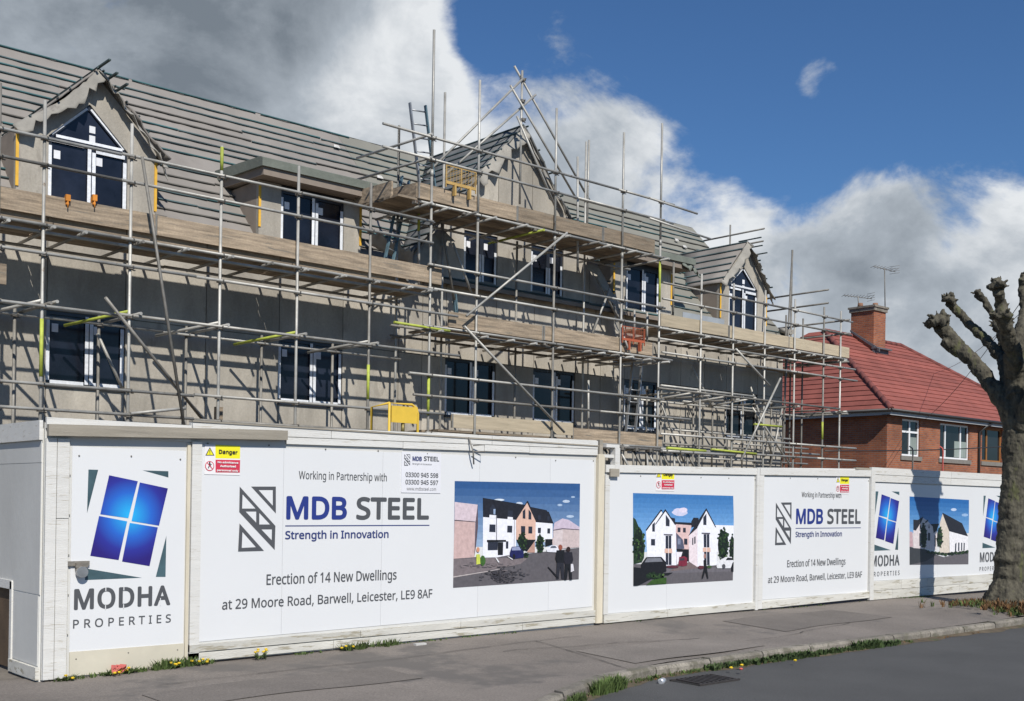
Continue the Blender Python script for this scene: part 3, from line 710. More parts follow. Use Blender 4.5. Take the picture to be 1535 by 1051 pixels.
pxpole(sc3, (1103, 523), (1154, 578), YO-.1); pxpole(sc3, (1170, 567), (1111, 690), YO-.12, m_=steel); pxpole(sc3, (1128, 611), (1186, 700), YO+.3, m_=steel)
pole(sc3, (23.78, YO+.35, 0), onY(1188, 375, YO+.35), 'standard', steel_d)
band(sc3, 25.2, YO, 3.3, 3.75)
for x in (20.3, 21.5, 22.4): pole(sc3, (x-.5, YI-.1, 3.98), (x, YO, 4.16), 'brace', None)
for z, y, a, c in ((4.2, YO+.05, 19.0, 22.4), (4.05, YI-.05, 21.0, 24.9), (3.35, YI-.05, 20.4, 25.4), (2.95, YO+.25, 19.2, 23.0), (2.72, YI-.05, 21.6, 26.2), (5.05, YI-.05, 19.4, 24.8), (3.0, YI+.05, 24.2, 26.9)): pole(sc3, (a, y, z), (c, y, z), 'ledger', lime if z in (3.35,) and False else None)
for x, z0, z1 in ((19.7, 2.4, 4.3), (20.9, 2.2, 3.7), (22.1, 2.3, 4.4), (23.3, 2.2, 4.35), (24.5, 2.3, 4.3)): pole(sc3, (x, YI-.08, z0), (x, YI-.08, z1), 'puncheon', steel_d); couple(sc3, x, YI-.1, z1-.1)
for (x0, z0, x1, z1) in ((20.0, 4.1, 20.9, 2.6), (21.2, 4.9, 21.9, 4.0), (23.5, 4.6, 24.4, 2.9), (24.9, 4.2, 24.3, 2.5)): pole(sc3, (x0, YI-.15, z0), (x1, YI-.2, z1), 'brace')
pole(sc3, (22.2, YO-.1, 3.52), (23.3, YO-.1, 3.52), 'rail', lime); pole(sc3, (20.6, YO-.1, 2.86), (22.3, YO-.1, 2.82), 'rail', lime)
# end return: rails running back beside the end wall
XE = 26.0
for z, y0, y1 in ((9.23, 18.97, 22.0), (8.89, 19.0, 22.0), (7.28, 16.9, 19.0), (6.93, 16.9, 19.0)):
    pole(sc3, (XE, y0, z), (XE, y1, z), 'guard_rail', steel_d)
for y, zt in ((20.14, 9.53), (18.05, 8.5), (22.0, 9.5)): pole(sc3, (XE, y, 0), (XE, y, zt), 'standard', steel_d)
for z in (6.43, 6.08, 5.35, 4.0): pole(sc3, (XE+.05, YO-.2, z), (XE+.05, 19.5, z), 'guard_rail', steel_d)

p_ = onY(1182, 497, YI+.3)
bk = MB(); 
for i in range(5): bk.tube([(p_.x-.18+.07*i, YI+.2, p_.z+.02*math.sin(i*2)-.02), (p_.x-.14+.07*i, YI+.45, p_.z+.03*math.cos(i))], [.06, .075], 8)
tag(bk.build('rag_bundle', felt_d), 'crumpled brown bundle on the top deck beside the right pointed dormer', 'bundle')
# pallet stack of fittings lying on the low deck behind the step in the hoarding
st = thing('trestle_stack', 'jumble of folded steel trestles and fittings behind the hoarding beside the step', 'steel trestles', (13, 12.2, 0))
MB().box(11.9, 15.2, 12.0, 12.8, 0, 2.12).build('staging', soil, st)
for i in range(9):
    x = 12.1+i*.33
    for s_ in (-1, 1): pole(st, (x+s_*.13, 12.1, 2.12), (x, 12.25, 2.48), 'leg', steel if i % 2 else steel_d, .018)
    couple(st, x, 12.2, 2.47)
pole(st, (12.0, 12.2, 2.5), (14.0, 12.2, 2.48), 'rail', steel_d); pole(st, (14.0, 12.15, 2.47), (15.9, 12.15, 2.47), 'rail', steel); pole(st, (14.3, 12.3, 2.53), (15.3, 12.3, 2.52), 'rail', lime)

# mesh brick guards
def mesh_guard(px0, px1, py0, py1, Y, m_, label):
    a, c = onY(px0, py0, Y), onY(px1, py1, Y); x0, x1, z1, z0 = a.x, c.x, a.z, c.z
    g = thing('brick_guard', label, 'mesh guard', (x0, Y, z0))
    f = MB()
    for x in (x0, (x0+x1)/2, x1): f.box(x-.008, x+.008, Y-.008, Y+.008, z0, z1)
    f.box(x0, x1, Y-.015, Y+.015, z0+.06, z0+.11).box(x0, x1, Y-.006, Y+.006, z1-.012, z1)
    for x in (x0+.28*(x1-x0), x0+.78*(x1-x0)): f.box(x-.02, x+.02, Y-.04, Y+.03, z0-.13, z0+.07)
    f.build('frame', m_, g)
    w = MB(); n = 10
    for i in range(n): t = x0+(x1-x0)*(i+.5)/n; w.box(t-.0022, t+.0022, Y-.002, Y+.002, z0+.1, z1)
    for j in range(8): t = z0+.12+(z1-z0-.15)*j/8; w.box(x0, x1, Y-.005, Y-.002, t-.0022, t+.0022)
    w.build('mesh', m_, g)
mesh_guard(669, 713, 247, 291, YO-.06, goldy, 'yellow mesh brick guard on the top deck left of the gable')
mesh_guard(933, 966, 488, 519, YO-.06, redg, 'orange mesh brick guard above the lower deck, right of the gable')

# ladders
def ladder(p0, p1, w, wdir, m_, label, nr, m2=None):
    p0, p1 = Vector(p0), Vector(p1); g = thing('ladder', label, 'ladder', p0); wd = Vector(wdir).normalized()*w/2
    for s_ in (-1, 1): MB().obox(p0+wd*s_, p1+wd*s_, .028, .06, (0, 1, .2)).build('stile', m2 if (m2 and s_ == 1) else m_, g)
    for i in range(nr):
        q = p0.lerp(p1, (i+.5)/nr); MB().tube([q-wd, q+wd], .014, 6).build('rung', alu, g)
ladder(onY(643, 300, 17.0), onY(626, 156, 17.0), .36, (1, 0, .1), alu, 'grey access ladder rising above the top deck at the left of the gable tower', 7, blueal)
ladder(onY(577, 398, 17.3)+Vector((0, -.1, 0)), onY(608, 268, 17.9), .34, (.85, .5, 0), blueal, 'blue roof ladder leaning on the battens beside the gable tower', 9)
ladder(onY(945, 648, 17.2), onY(956, 540, 17.2), .30, (1, 0, 0), alu, 'aluminium ladder between the low decks in front of the right window', 6)
ladder(onY(684, 474, 17.5), onY(681, 440, 17.5), .05, (1, 0, 0), blueal, 'short blue pole ladder end under the gable window', 2)
# yellow hoist frame behind the hoarding
p = onY(584, 604, 14.6); q = onY(626, 643, 14.6)
h = thing('hoist_frame', 'yellow steel frame with a square plate and a hook block standing behind the hoarding', 'site frame', (p.x, 14.6, 0))
zt, zb = p.z, q.z+.10; x0, x1 = p.x, q.x
MB().tube([(x0, 14.6, 0), (x0, 14.6, zt), (x1-.12, 14.6, zt), (x1-.03, 14.6, zt-.05), (x1, 14.6, zt-.14), (x1, 14.6, 0)], .022, 8).build('hoop', mixer_y, h)
MB().tube([(x0-.06, 15.0, 0), (x0-.06, 15.0, zt-.05), (x0, 14.6, zt)], .02, 8).build('hoop', mixer_y, h)
box('plate', mixer_y, h, x0+.03, x1-.03, 14.58, 14.6, zt-.30, zt-.04)
MB().tube([((x0+x1)/2, 14.62, zt-.3), ((x0+x1)/2, 14.62, zt-.48)], .03, 8).build('hook_block', brass, h)
b = MB()
for i in range(14): xx = x0+.2+i*.028; b.tube([(xx, 14.7, zt-.56+.02*math.sin(i*2)), (xx+.02, 14.7, zt-.47+.02*math.cos(i*3))], .015, 5)
b.box(x0+.15, x1+.1, 14.65, 14.8, zt-.64, zt-.55); b.build('chain', brass, h, kind='stuff')

# ================================================================ HOARDING
def hthing(label, x): return thing('hoarding', label, 'hoarding', (x, YH, 0), 'hoarding round the site')
def plank(par, x0, x1, z0, z1, m_=None, d=.022, y=YH, tilt=0, g=.003, mk=''):
    """timber board on the street face, split into two lengths where it is long"""
    m_ = m_ or white_w
    MB().prism([(x0+g, y-d, z0+g), (x1-g, y-d, z0+g+tilt), (x1-g, y-d, z1-g+tilt), (x0+g, y-d, z1-g)], (0, d-.001, 0)).build('plank', m_, par)
def ply(par, x0, x1, z0, z1, z1b=None): MB().prism([(x0, YH, z0), (x1, YH, z0), (x1, YH, z1b or z1), (x0, YH, z1)], (0, .04, 0)).build('backing_sheet', white_ply, par)
def sign(par, x0, x1, z0, z1, z0b=None, z1b=None, seams=()):
    xs_ = [x0]+list(seams)+[x1]; L0 = lambda x: z0+((z0b if z0b is not None else z0)-z0)*(x-x0)/(x1-x0); L1 = lambda x: z1+((z1b if z1b is not None else z1)-z1)*(x-x0)/(x1-x0)
    for a, c in zip(xs_, xs_[1:]):
        MB().prism([(a+.0012, YH-.005, L0(a)), (c-.0012, YH-.005, L0(c)), (c-.0012, YH-.005, L1(c)), (a+.0012, YH-.005, L1(a))], (0, .004, 0)).build('sign_panel', sign_w, par)
def X(px, py=800): return onY(px, py, YH).x
def Z(px, py): return onY(px, py, YH).z
def screws(par, pts):
    b = MB()
    for x, z in pts: b.tube([(x, YH-.013, z), (x, YH-.004, z)], .0075, 6)
    b.build('screws', coup, par, kind='stuff')

# left return, running back from the corner
H0 = hthing('plain white plywood return of the hoarding at the left corner, with a low brown gate', 3.5)
xr = 3.5
def rbox(nm, m_, y0, y1, z0, z1, d=.02): MB().box(xr-d, xr, y0+.002, y1-.002, z0, z1).build(nm, m_, H0)
MB().box(xr, xr+.05, 10.09, 10.75, 0, 2.2).build('backing_sheet', white_ply, H0); MB().box(xr, xr+.05, 10.75, 16, .78, 2.2).build('backing_sheet', white_ply, H0)
rbox('plank', white_w, 10.06, 16, 2.10, 2.27, .03); rbox('plank', white_w, 10.74, 10.80, 0.03, .83); rbox('plank', white_w, 10.75, 16, .76, .84)
rbox('plank', white_d, 10.07, 10.78, 0.02, .13, .03); rbox('plank', white_ply, 10.07, 16, .76, 1.90, .006); rbox('plank', white_ply, 10.1, 10.74, .14, .75, .006); rbox('plank', white_ply, 10.07, 16, 1.905, 2.09, .007)
MB().box(xr+.02, xr+.05, 10.82, 16, .03, .76).build('brown_gate', mat('brown_gate_wood', (.11, .07, .04), .8, .3, 3, .2), H0)
# gate section with the first sign
H1 = hthing('white hoarding gate beside the corner carrying the blue window logo', 4.2)
xA, xB, xC, xD = X(65), X(106), X(277), X(283)
ply(H1, xA, xD, .02, 2.25, 2.3)
x1_, x2_ = X(82), X(101)
plank(H1, xA, x1_, .02, 2.12, d=.03); plank(H1, x1_, x2_, .02, 1.42, d=.028); plank(H1, x1_, x2_, 1.42, 2.12, d=.03); plank(H1, x2_, xB-.02, .02, 2.1, white_d, d=.015)
plank(H1, xA, xD, 2.20, 2.30, d=.034); plank(H1, xA+.25, xD, 2.14, 2.20, white_w, d=.02)
plank(H1, xB, xC, .03, .25, mat('cream_ply', (.55, .51, .41), .85, .1, 2), d=.012)
sign(H1, xB, xC, .235, 2.055, .235, 2.055)
plank(H1, xC+.005, xD+.0, .05, 2.13, cream_w, d=.02)
lk = MB().box(xB-.03, xB+.16, YH-.03, YH-.006, 1.005, 1.045).tube([(xB+.08, YH-.05, .97), (xB+.08, YH-.02, .97)], .045, 12).box(xB+.03, xB+.14, YH-.055, YH-.03, .99, 1.03)
lk.build('hasp', coup, H1); MB().tube([(xB+.085, YH-.07, .95), (xB+.085, YH-.03, .95)], .05, 14).build('padlock', mat('padlock_steel', (.45, .45, .45), .3, .2, 8, metal=.7), H1)
# main big section
H2 = hthing('long white hoarding section with the large steel company sign and street picture', 7.6)
xE, xF = X(284), X(892)
ply(H2, xE, xF, .06, 2.33, 2.41)
xs0 = X(300); zt0, zt1 = Z(305, 666), Z(893, 689)
sign(H2, xs0, X(889), Z(300, 962), Z(305, 667)-.0, Z(889, 909), Z(889, 690), seams=(X(424, 760)-.0, X(572)-.0, X(717), X(823)))
plank(H2, xE, xs0-.005, .09, 2.15, d=.03)
j = (X(492), X(733))
for a, c in ((xE, j[0]), (j[0], j[1]), (j[1], xF)):
    f = lambda x: (x-xE)/(xF-xE)
    zl, zr_ = 2.33+.075*f(a), 2.33+.075*f(c)
    plank(H2, a, c, zl-.105, zl, d=.03, tilt=zr_-zl)
j2 = (X(600), X(790))
for a, c in ((X(425), j2[0]), (j2[0], j2[1]), (j2[1], xF)):
    zl, zr_ = 2.225+.075*f(a), 2.225+.075*f(c); plank(H2, a, c, 2.155+.06*f(a), zl, d=.026, tilt=zr_-zl)
j3 = (X(500), X(783))
for a, c in ((xE, j3[0]), (j3[0], j3[1]), (j3[1], xF)):
    zl, zr_ = .065+.04*f(a), .065+.04*f(c); plank(H2, a, c, zl, zl+.085, white_d, d=.03, tilt=zr_-zl)
j4 = (X(540), X(690))
for a, c in ((xE, j4[0]), (j4[0], j4[1]), (j4[1], xF)):
    zl, zr_ = .155+.04*f(a), .155+.04*f(c); plank(H2, a, c, zl, zl+.075, white_d, d=.034, tilt=zr_-zl)
MB().box(xE, xF, YH-.04, YH+.05, 2.332, 2.348).build('capping', grey_w, H2)
# bare grey plank nailed across the top of gate and main section
MB().prism([(X(68, 650)+.0, YH-.085, 2.135), (X(425, 655), YH-.085, 2.205), (X(425, 655), YH-.085, 2.30), (X(68, 650), YH-.085, 2.235)], (0, .05, 0)).build('plank', grey_w, H2)
plank(H2, xF-.005, xF+.10, .10, 2.24, cream_w, d=.05); plank(H2, xF+.10, xF+.14, .10, 2.22, cream_w, d=.02)
MB().tube([(X(699, 660), YH-.04, Z(699, 656)), (X(701, 675), YH-.1, Z(700, 677)), (X(706, 695), YH-.05, Z(706, 696))], .009, 6).tube([(X(702), YH-.06, Z(700, 668)), (X(714), YH-.12, Z(714, 667)), (X(714), YH-.12, Z(714, 678)), (X(702), YH-.06, Z(701, 677))], .007, 6).build('bent_hook', steel_d, H2)
# framed step and third section
H3 = hthing('white hoarding section in the middle with the picture of two gabled white houses', 12.0)
xG, xH = xF+.15, X(1134)
ply(H3, xG, xH, .10, 2.11, 2.16)
sign(H3, X(910), X(1129), Z(905, 920), Z(905, 709), Z(1129, 904), Z(1129, 714), seams=(X(1000),))
plank(H3, xG, xG+.09, .2, 1.98, d=.02); plank(H3, xG, xH, 2.01, 2.11, d=.03, tilt=.05)
g_ = lambda x: (x-xG)/(xH-xG)
xm = X(1000)
plank(H3, xG, xm, .09, .20, white_d, d=.034, tilt=.01); plank(H3, xm, xH-.04, .10, .20, white_d, d=.034, tilt=.01)
plank(H3, xH-.06, xH+.01, .09, 2.17, white_w, d=.04)
xs1 = X(906, 690); xs2 = X(924, 690)
MB().box(xs1, xs2+.02, YH-.034, YH+.052, 2.331, 2.37).build('step_frame', white_w, H3); MB().box(xs2-.06, xs2+.03, YH-.036, YH+.05, 2.0, 2.33).build('step_frame', white_w, H3)
MB().box(xs1-.06, xs2-.06, YH-.01, YH+.04, 2.20, 2.24).build('step_frame', white_w, H3); MB().box(xs1-.08, xs1-.02, YH+.01, YH+.06, 2.08, 2.42).build('step_frame', grey_w, H3)
MB().box(xs1+.06, xs2-.0, YH-.056, YH-.0365, 1.96, 2.06).build('step_frame', grey_w, H3)
MB().obox((xs1-.03, YH+.3, 2.4), (xs1+.12, YH+.2, 2.1), .04, .04).build('strut', grey_w, H3)
# fourth section
H4 = hthing('white hoarding section right of the middle with the smaller steel company sign', 15.3)
xI, xJ = xH+.02, X(1303)
ply(H4, xI, xJ, .13, 2.17, 2.24)
sign(H4, X(1142), X(1301), Z(1142, 899), Z(1142, 715), Z(1301, 887), Z(1301, 717), seams=())
plank(H4, xI, xI+.11, .10, 2.15, d=.03); plank(H4, xI, xJ, 2.06, 2.17, d=.035, tilt=.05); plank(H4, xI+.1, xJ, .10, .21, white_d, d=.034, tilt=.03)
plank(H4, xJ-.03, xJ+.09, .09, 2.27, white_w, d=.045)
for i_, zz_ in enumerate((2.22, 2.16)): MB().box(xJ-.45, xJ+.02, YH-.02+.02*i_, YH+.03, zz_, zz_+.03).build('offcut', grey_w, H4)
# fifth section, to beyond the tree
H5 = hthing('far right hoarding section behind the street tree with two blue window logos', 20)
xK, xL_ = xJ+.10, 27.5
ply(H5, xK, xL_, .09, 2.27, 2.24)
sign(H5, xK, xL_, .40, 2.02, .36, 1.98, seams=(19.0,))
x = xK
for a, c in ((xK, 19.4), (19.4, 22.6), (22.6, xL_)):
    plank(H5, a, c, 2.15, 2.27, d=.035); plank(H5, a, c, 2.03, 2.15, d=.028)
x = xK
for a, c in ((xK, 17.75), (17.75, 18.6), (18.6, 20.05), (20.05, 21.5), (21.5, 24), (24, xL_)):
    plank(H5, a, c, .24, .39, white_d, d=.03); plank(H5, a-(.3 if a > xK else 0), c-(.3 if c < xL_ else 0), .09, .24, white_d, d=.034)
for Hh, a, c, zt_ in ((H1, xB, xC, 1.98), (H2, xs0, xF, 2.14), (H3, xG, xH, 1.99), (H4, xI, xJ, 2.04), (H5, xK, 26, 2.13)):
    n = max(2, int((c-a)/.62)); screws(Hh, [(a+.06+(c-a-.12)*i/n, z+random.uniform(-.01, .01)) for i in range(n+1) for z in (zt_, .19)]+[(a-.02, .4+.35*i) for i in range(5)])

# ================================================================ PRINTS ON THE SIGNS
FONT = None
try:
    import os
    fp_ = os.path.join(bpy.utils.system_resource('DATAFILES'), 'fonts', 'NotoSansHebrew-Regular.woff2')
    if os.path.exists(fp_): FONT = bpy.data.fonts.load(fp_)
except Exception: FONT = None
def text_mesh(text, sp):
    cu = bpy.data.curves.new('t', 'FONT'); cu.size = 1; cu.resolution_u = 4; cu.space_character = sp; cu.body = text
    if FONT: cu.font = FONT
    o = bpy.data.objects.new('t', cu); COL.objects.link(o)
    me = bpy.data.meshes.new_from_object(o.evaluated_get(bpy.context.evaluated_depsgraph_get()))
    COL.objects.unlink(o); bpy.data.objects.remove(o); return me
CAPH = max(v.co.y for v in text_mesh('H', 1).vertices)
def lettering(text, x0, x1, z0, zcap, m_, par, lay=1, bold=0, sp=1.0, split=False, y=YH-.005):
    """flat letters from x0 to x1 on the sign, baseline z0, capitals up to zcap; bold = stroke gain in cap heights"""
    me = text_mesh(text, sp); h = zcap-z0
    vs = [v.co.copy() for v in me.vertices]; fs = [tuple(p.vertices) for p in me.polygons]
    a, c = min(v.x for v in vs), max(v.x for v in vs); g = bold*h
    X_ = lambda x: x0+g+(x-a)/(c-a)*(x1-x0-2*g); Z_ = lambda z: z0+g+z/CAPH*(h-2*g)
    # islands, grouped into letters by their extent along the line
    par_ = list(range(len(vs)))
    def find(i):
        while par_[i] != i: par_[i] = par_[par_[i]]; i = par_[i]
        return i
    for f in fs:
        for k in f[1:]: par_[find(k)] = find(f[0])
    isl = {}
    for f in fs: isl.setdefault(find(f[0]), []).append(f)
    groups = []
    for k in sorted(isl, key=lambda q: min(vs[i].x for f in isl[q] for i in f)):
        xs_ = [vs[i].x for f in isl[k] for i in f]
        if split and groups and min(xs_) < groups[-1][1]-.01: groups[-1][0].extend(isl[k]); groups[-1][1] = max(groups[-1][1], max(xs_))
        elif split or not groups: groups.append([list(isl[k]), max(xs_)])
        else: groups[0][0].extend(isl[k])
    offs = [(0, 0)] if not g else [(0, 0)]+[(g*math.cos(t*math.pi/4), g*math.sin(t*math.pi/4)) for t in range(8)]
    for fl, _ in groups:
        b = MB()
        for q, (ox, oz) in enumerate(offs):
            idx = {}; vv = []; ff = []
            for f in fl:
                for i in f:
                    if i not in idx: idx[i] = len(vv); vv.append((X_(vs[i].x)+ox, y-.0012*lay-.00006*q, Z_(vs[i].y)+oz))
                ff.append(tuple(idx[i] for i in f))
            b.add(vv, ff)
        o = b.build('letter' if split else 'lettering', m_, par, recalc=False)
        if not split: o['kind'] = 'stuff'
def flat(polys, par, name='print', lay0=1, dx=0, dz=0, y=YH-.005):
    """polys: list of (material, [(x,z)...]) laid one on the other, 0.4 mm apart"""
    b = MB(); ms = []; L_ = 0; small = False
    big = len(polys) > 40
    if big:
        fx = [p[0] for m_, pl in polys[:5] for p in pl]; x_lo, x_hi = min(fx), max(fx); z_hi = max(p[1] for p in polys[0][1]); z_lo = min(p[1] for m_, pl in polys[:16] for p in pl)
    for i, (m_, pl) in enumerate(polys):
        if big and len(pl) in (5, 6): lay = L_+1+i % 6; small = True
        else:
            L_ += 8 if small else 1; small = False; lay = L_
        if big: pl = [(min(max(x, x_lo), x_hi), min(max(z, z_lo), z_hi)) for x, z in pl]
        if m_ not in ms: ms.append(m_)
        b.cur = ms.index(m_); yy = y-.0008*lay0-(.00008*lay if big else .0004*i)
        b.add([(x+dx, yy, z+dz) for x, z in pl], [tuple(range(len(pl)))])
    return b.build(name, ms, par, recalc=False)
def crop(ox, oy, sc, Y=YH):
    def f(u, v): p = onY(ox+u/sc, oy+v/sc, Y); return (p.x, p.z)
    return f
c8 = crop(280, 630, 2.765)
def P8(*a): return [c8(*q) for q in a]
mdb_logo = [(ink, P8((265, 275), (368, 275), (368, 387))), (sign_w, P8((297, 290), (355, 290), (355, 354))),
            (ink, P8((218, 275), (366, 438), (363, 538), (216, 381))), (sign_w, P8((230, 308), (283, 366), (228, 366))), (sign_w, P8((243, 379), (286, 379), (286, 424))),
            (sign_w, P8((299, 385), (343, 432), (299, 432))), (sign_w, P8((308, 453), (351, 453), (350, 497))),
            (ink, P8((217, 428), (318, 541), (211, 544))), (sign_w, P8((229, 464), (284, 526), (226, 529)))]
def mdb_sign(par, dx, dz):
    flat(mdb_logo, par, 'logo', dx=dx, dz=dz)
    def T(s_, pxl, pxr, zt_, zb_, m_, bold=0, sp=1.0):
        x0, x1 = X(pxl), X(pxr)
        lettering(s_, x0+dx, x1+dx, zb_+dz, zt_+dz, m_, par, 2, bold, sp, len(s_) < 6)
    z = lambda a, c: Z(a, c)
    T('Working in Partnership with', 446, 578, z(446, 706), z(446, 718), ink, .012)
    T('MDB', 428, 519, z(428, 743.5), z(428, 779), blue_ink, .048); T('STEEL', 533, 642, z(428, 743.5), z(428, 779), ink, .045)
    T('Strength in Innovation', 427, 582, z(427, 796), z(427, 808.5), navy_ink, .04)
    zr = z(427, 788.5); flat([(navy_ink, [(X(427), zr-.006), (X(643), zr-.006), (X(643), zr+.006), (X(427), zr+.006)])], par, 'rule', dx=dx, dz=dz)
    T('Erection of 14 New Dwellings', 400, 595, z(400, 861), z(400, 877), ink, .02)
    T('at 29 Moore Road, Barwell, Leicester, LE9 8AF', 334, 649, z(334, 899), z(334, 914), ink, .02)
mdb_sign(H2, 0, 0); mdb_sign(H4, 8.79, -.07)
# window logo
def radial_mat():
    mt = bpy.data.materials.new('blue_glow_print'); mt.use_nodes = True; nt = mt.node_tree; L = nt.links.new
    b = nt.nodes['Principled BSDF']; b.inputs['Roughness'].default_value = .4
    tc = nd(nt, 'ShaderNodeTexCoord'); v = nd(nt, 'ShaderNodeVectorMath', operation='LENGTH'); L(tc.outputs['Object'], v.inputs[0])
    cr = nd(nt, 'ShaderNodeValToRGB'); mr = nd(nt, 'ShaderNodeMapRange', ins={1: 0, 2: .45}); L(v.outputs['Value'], mr.inputs[0]); L(mr.outputs[0], cr.inputs[0])
    e = cr.color_ramp.elements; e[0].color = (.02, .42, .78, 1); e[1].color = (.022, .012, .16, 1); e[1].position = .95
    x = e.new(.45); x.color = (.02, .12, .52, 1); x = e.new(.72); x.color = (.024, .028, .27, 1)
    L(cr.outputs[0], b.inputs['Base Color']); return mt
glow = radial_mat()
c7 = crop(0, 600, 2.3294)
def P7(*a): return [c7(*q) for q in a]
def modha_sign(par, dx, dz):
    for q in (((308, 242), (342, 243), (303, 395)), ((497, 245), (587, 248), (587, 270)), ((580, 473), (577, 617), (543, 617)), ((297, 587), (495, 620), (296, 628))): flat([(dteal, P7(*q))], par, 'logo_corner', dx=dx, dz=dz)
    cx_, cz_ = c7(452, 400)
    for q in ([(380, 262), (480, 283), (447, 412), (349, 398)], [(487, 287), (585, 308), (554, 438), (458, 422)], [(345, 404), (443, 423), (413, 558), (314, 543)], [(452, 428), (550, 444), (521, 579), (425, 563)]):
        b = MB(); b.add([(x-cx_, 0, z-cz_) for x, z in P7(*q)], [(0, 1, 2, 3)]); o = b.build('logo_pane', glow, None, recalc=False)
        attach(o, par); o.location = (cx_+dx, YH-.0075, cz_+dz)
    x0, x1 = X(112)+dx, X(256.5)+dx; z0, z1 = Z(112, 914.5)+dz, Z(112, 883)+dz
    lettering('MODHA', x0, x1, z0, z1, ink, par, 2, .045, 1.08, True)
    # stencil breaks
    w = x1-x0
    flat([(sign_w, [(x0+w*a-.004, c), (x0+w*a+.004, c), (x0+w*a+.004, d_), (x0+w*a-.004, d_)]) for a, c, d_ in ((.315, z0-.01, z0+.03), (.315, z1-.03, z1+.01), (.50, z0-.01, z0+.03), (.5, z1-.03, z1+.01), (.89, z0, z0+.07))], par, 'stencil_break', lay0=5)
    lettering('PROPERTIES', x0-.005, x1+.008, Z(112, 942)+dz, Z(112, 929)+dz, ink, par, 2, .02, 1.5)
modha_sign(H1, 0, 0); modha_sign(H5, 13.03, .02); modha_sign(H5, 16.79, .0)
# danger signs
cD = crop(290, 655, 15.01)
def danger(label, dx, dz, sx=1.0):
    x_0, x_1 = X(306, 690), X(359, 690); zt_, zb_ = Z(306, 666), Z(306, 711)
    g = thing('danger_sign', label, 'danger sign', (x_0+dx, YH-.01, zb_+dz), 'danger signs on the hoarding')
    Yd = YH-.010
    box('board', mat('sign_white_plastic', (.74, .72, .72), .5, .04), g, x_0+dx, x_1+dx, Yd, Yd+.004, zb_+dz, zt_+dz)
    def PD(*a): return [cD(*q) for q in a]
    def circ(cx, cy, r, n=20): return [(cx+r*math.cos(2*math.pi*i/n), cy+r*1.08*math.sin(2*math.pi*i/n)) for i in range(n)]
    wht = MATS['sign_white_plastic']
    flat([(yel, PD((482, 175), (1040, 205), (1035, 490), (482, 480))), (red, PD((485, 512), (1038, 522), (1030, 805), (485, 800))),
          (black, PD((355, 230), (460, 420), (255, 420))), (yel, PD((355, 265), (432, 405), (283, 405))), (black, PD((345, 300), (367, 300), (360, 365), (350, 365))), (black, PD((347, 375), (364, 375), (364, 392), (347, 392))),
          (red, PD(*circ(350, 655, 103))), (wht, PD(*circ(350, 655, 86))), (black, PD((335, 560), (365, 560), (368, 620), (395, 700), (380, 710), (352, 660), (325, 715), (310, 705), (335, 630))), (black, PD((300, 600), (400, 615), (400, 628), (300, 612))), (red, PD((285, 585), (297, 573), (418, 715), (405, 728)))], g, 'pictogram', dx=dx, dz=dz, y=Yd)
    def T(s_, u0, u1, v0, v1, m_, bold=.01):
        a = cD(u0, v1); c = cD(u1, v1); t = cD(u0, v0); lettering(s_, a[0]+dx, c[0]+dx, a[1]+dz, t[1]+dz, m_, g, 6, bold, y=Yd)
    T('Danger', 555, 975, 285, 375, black, .05)
    T('No admittance', 525, 990, 545, 590, wht, .07); T('Authorised', 580, 935, 630, 678, wht, .07); T('personnel only', 510, 990, 725, 770, wht, .07)
danger('yellow and red danger sign on the long hoarding section near the gate', 0, 0)
danger('yellow and red danger sign above the picture of two gabled white houses', X(983, 690)-X(306, 690), Z(983, 703.5)-Z(306, 666))
danger('yellow and red danger sign at the upper right of the smaller steel company sign', X(1253, 690)-X(306, 690), Z(1253, 713)-Z(306, 666))
# small phone number sign
x_0, x_1 = X(601, 700), X(660, 700); zt_, zb_ = Z(601, 677), Z(601, 738.5)
ps = thing('phone_number_sign', 'small white sign with phone numbers fixed over the large steel company sign', 'sign', (x_0, YH-.01, zb_))
box('board', mat('small_sign_white', (.68, .68, .71), .5, .04), ps, x_0, x_1, YH-.012, YH-.006, zb_, zt_)
wb = MATS['small_sign_white']
def PS(s_, l, r_, t, bb, m_, bold=.01): lettering(s_, X(l, 700), X(r_, 700), Z(l, bb), Z(l, t), m_, ps, 2, bold, y=YH-.012)
PS('MDB', 617, 631, 684, 691, navy_ink, .06); PS('STEEL', 634, 657, 684, 691, ink, .05); PS('Strength in Innovation', 617, 646, 694, 696.5, ink, .0)
PS('03300 945 598', 607, 656, 708, 715, ink, .03); PS('03300 945 597', 607, 656, 719, 726, ink, .03); PS('www.mdbsteel.com', 609, 653, 730, 735, ink_l, .0)
lx0, lz0 = c8(211, 275); lx1, lz1 = c8(368, 544)
tx0, tx1, tz1, tz0 = X(604.5, 690), X(614, 690), Z(605, 681), Z(605, 698)
flat([((wb if m_ is sign_w else m_), [(tx0+(x-lx0)/(lx1-lx0)*(tx1-tx0), tz0+(z-lz1)/(lz0-lz1)*(tz1-tz0)) for x, z in pl]) for m_, pl in mdb_logo], ps, 'logo', y=YH-.012)

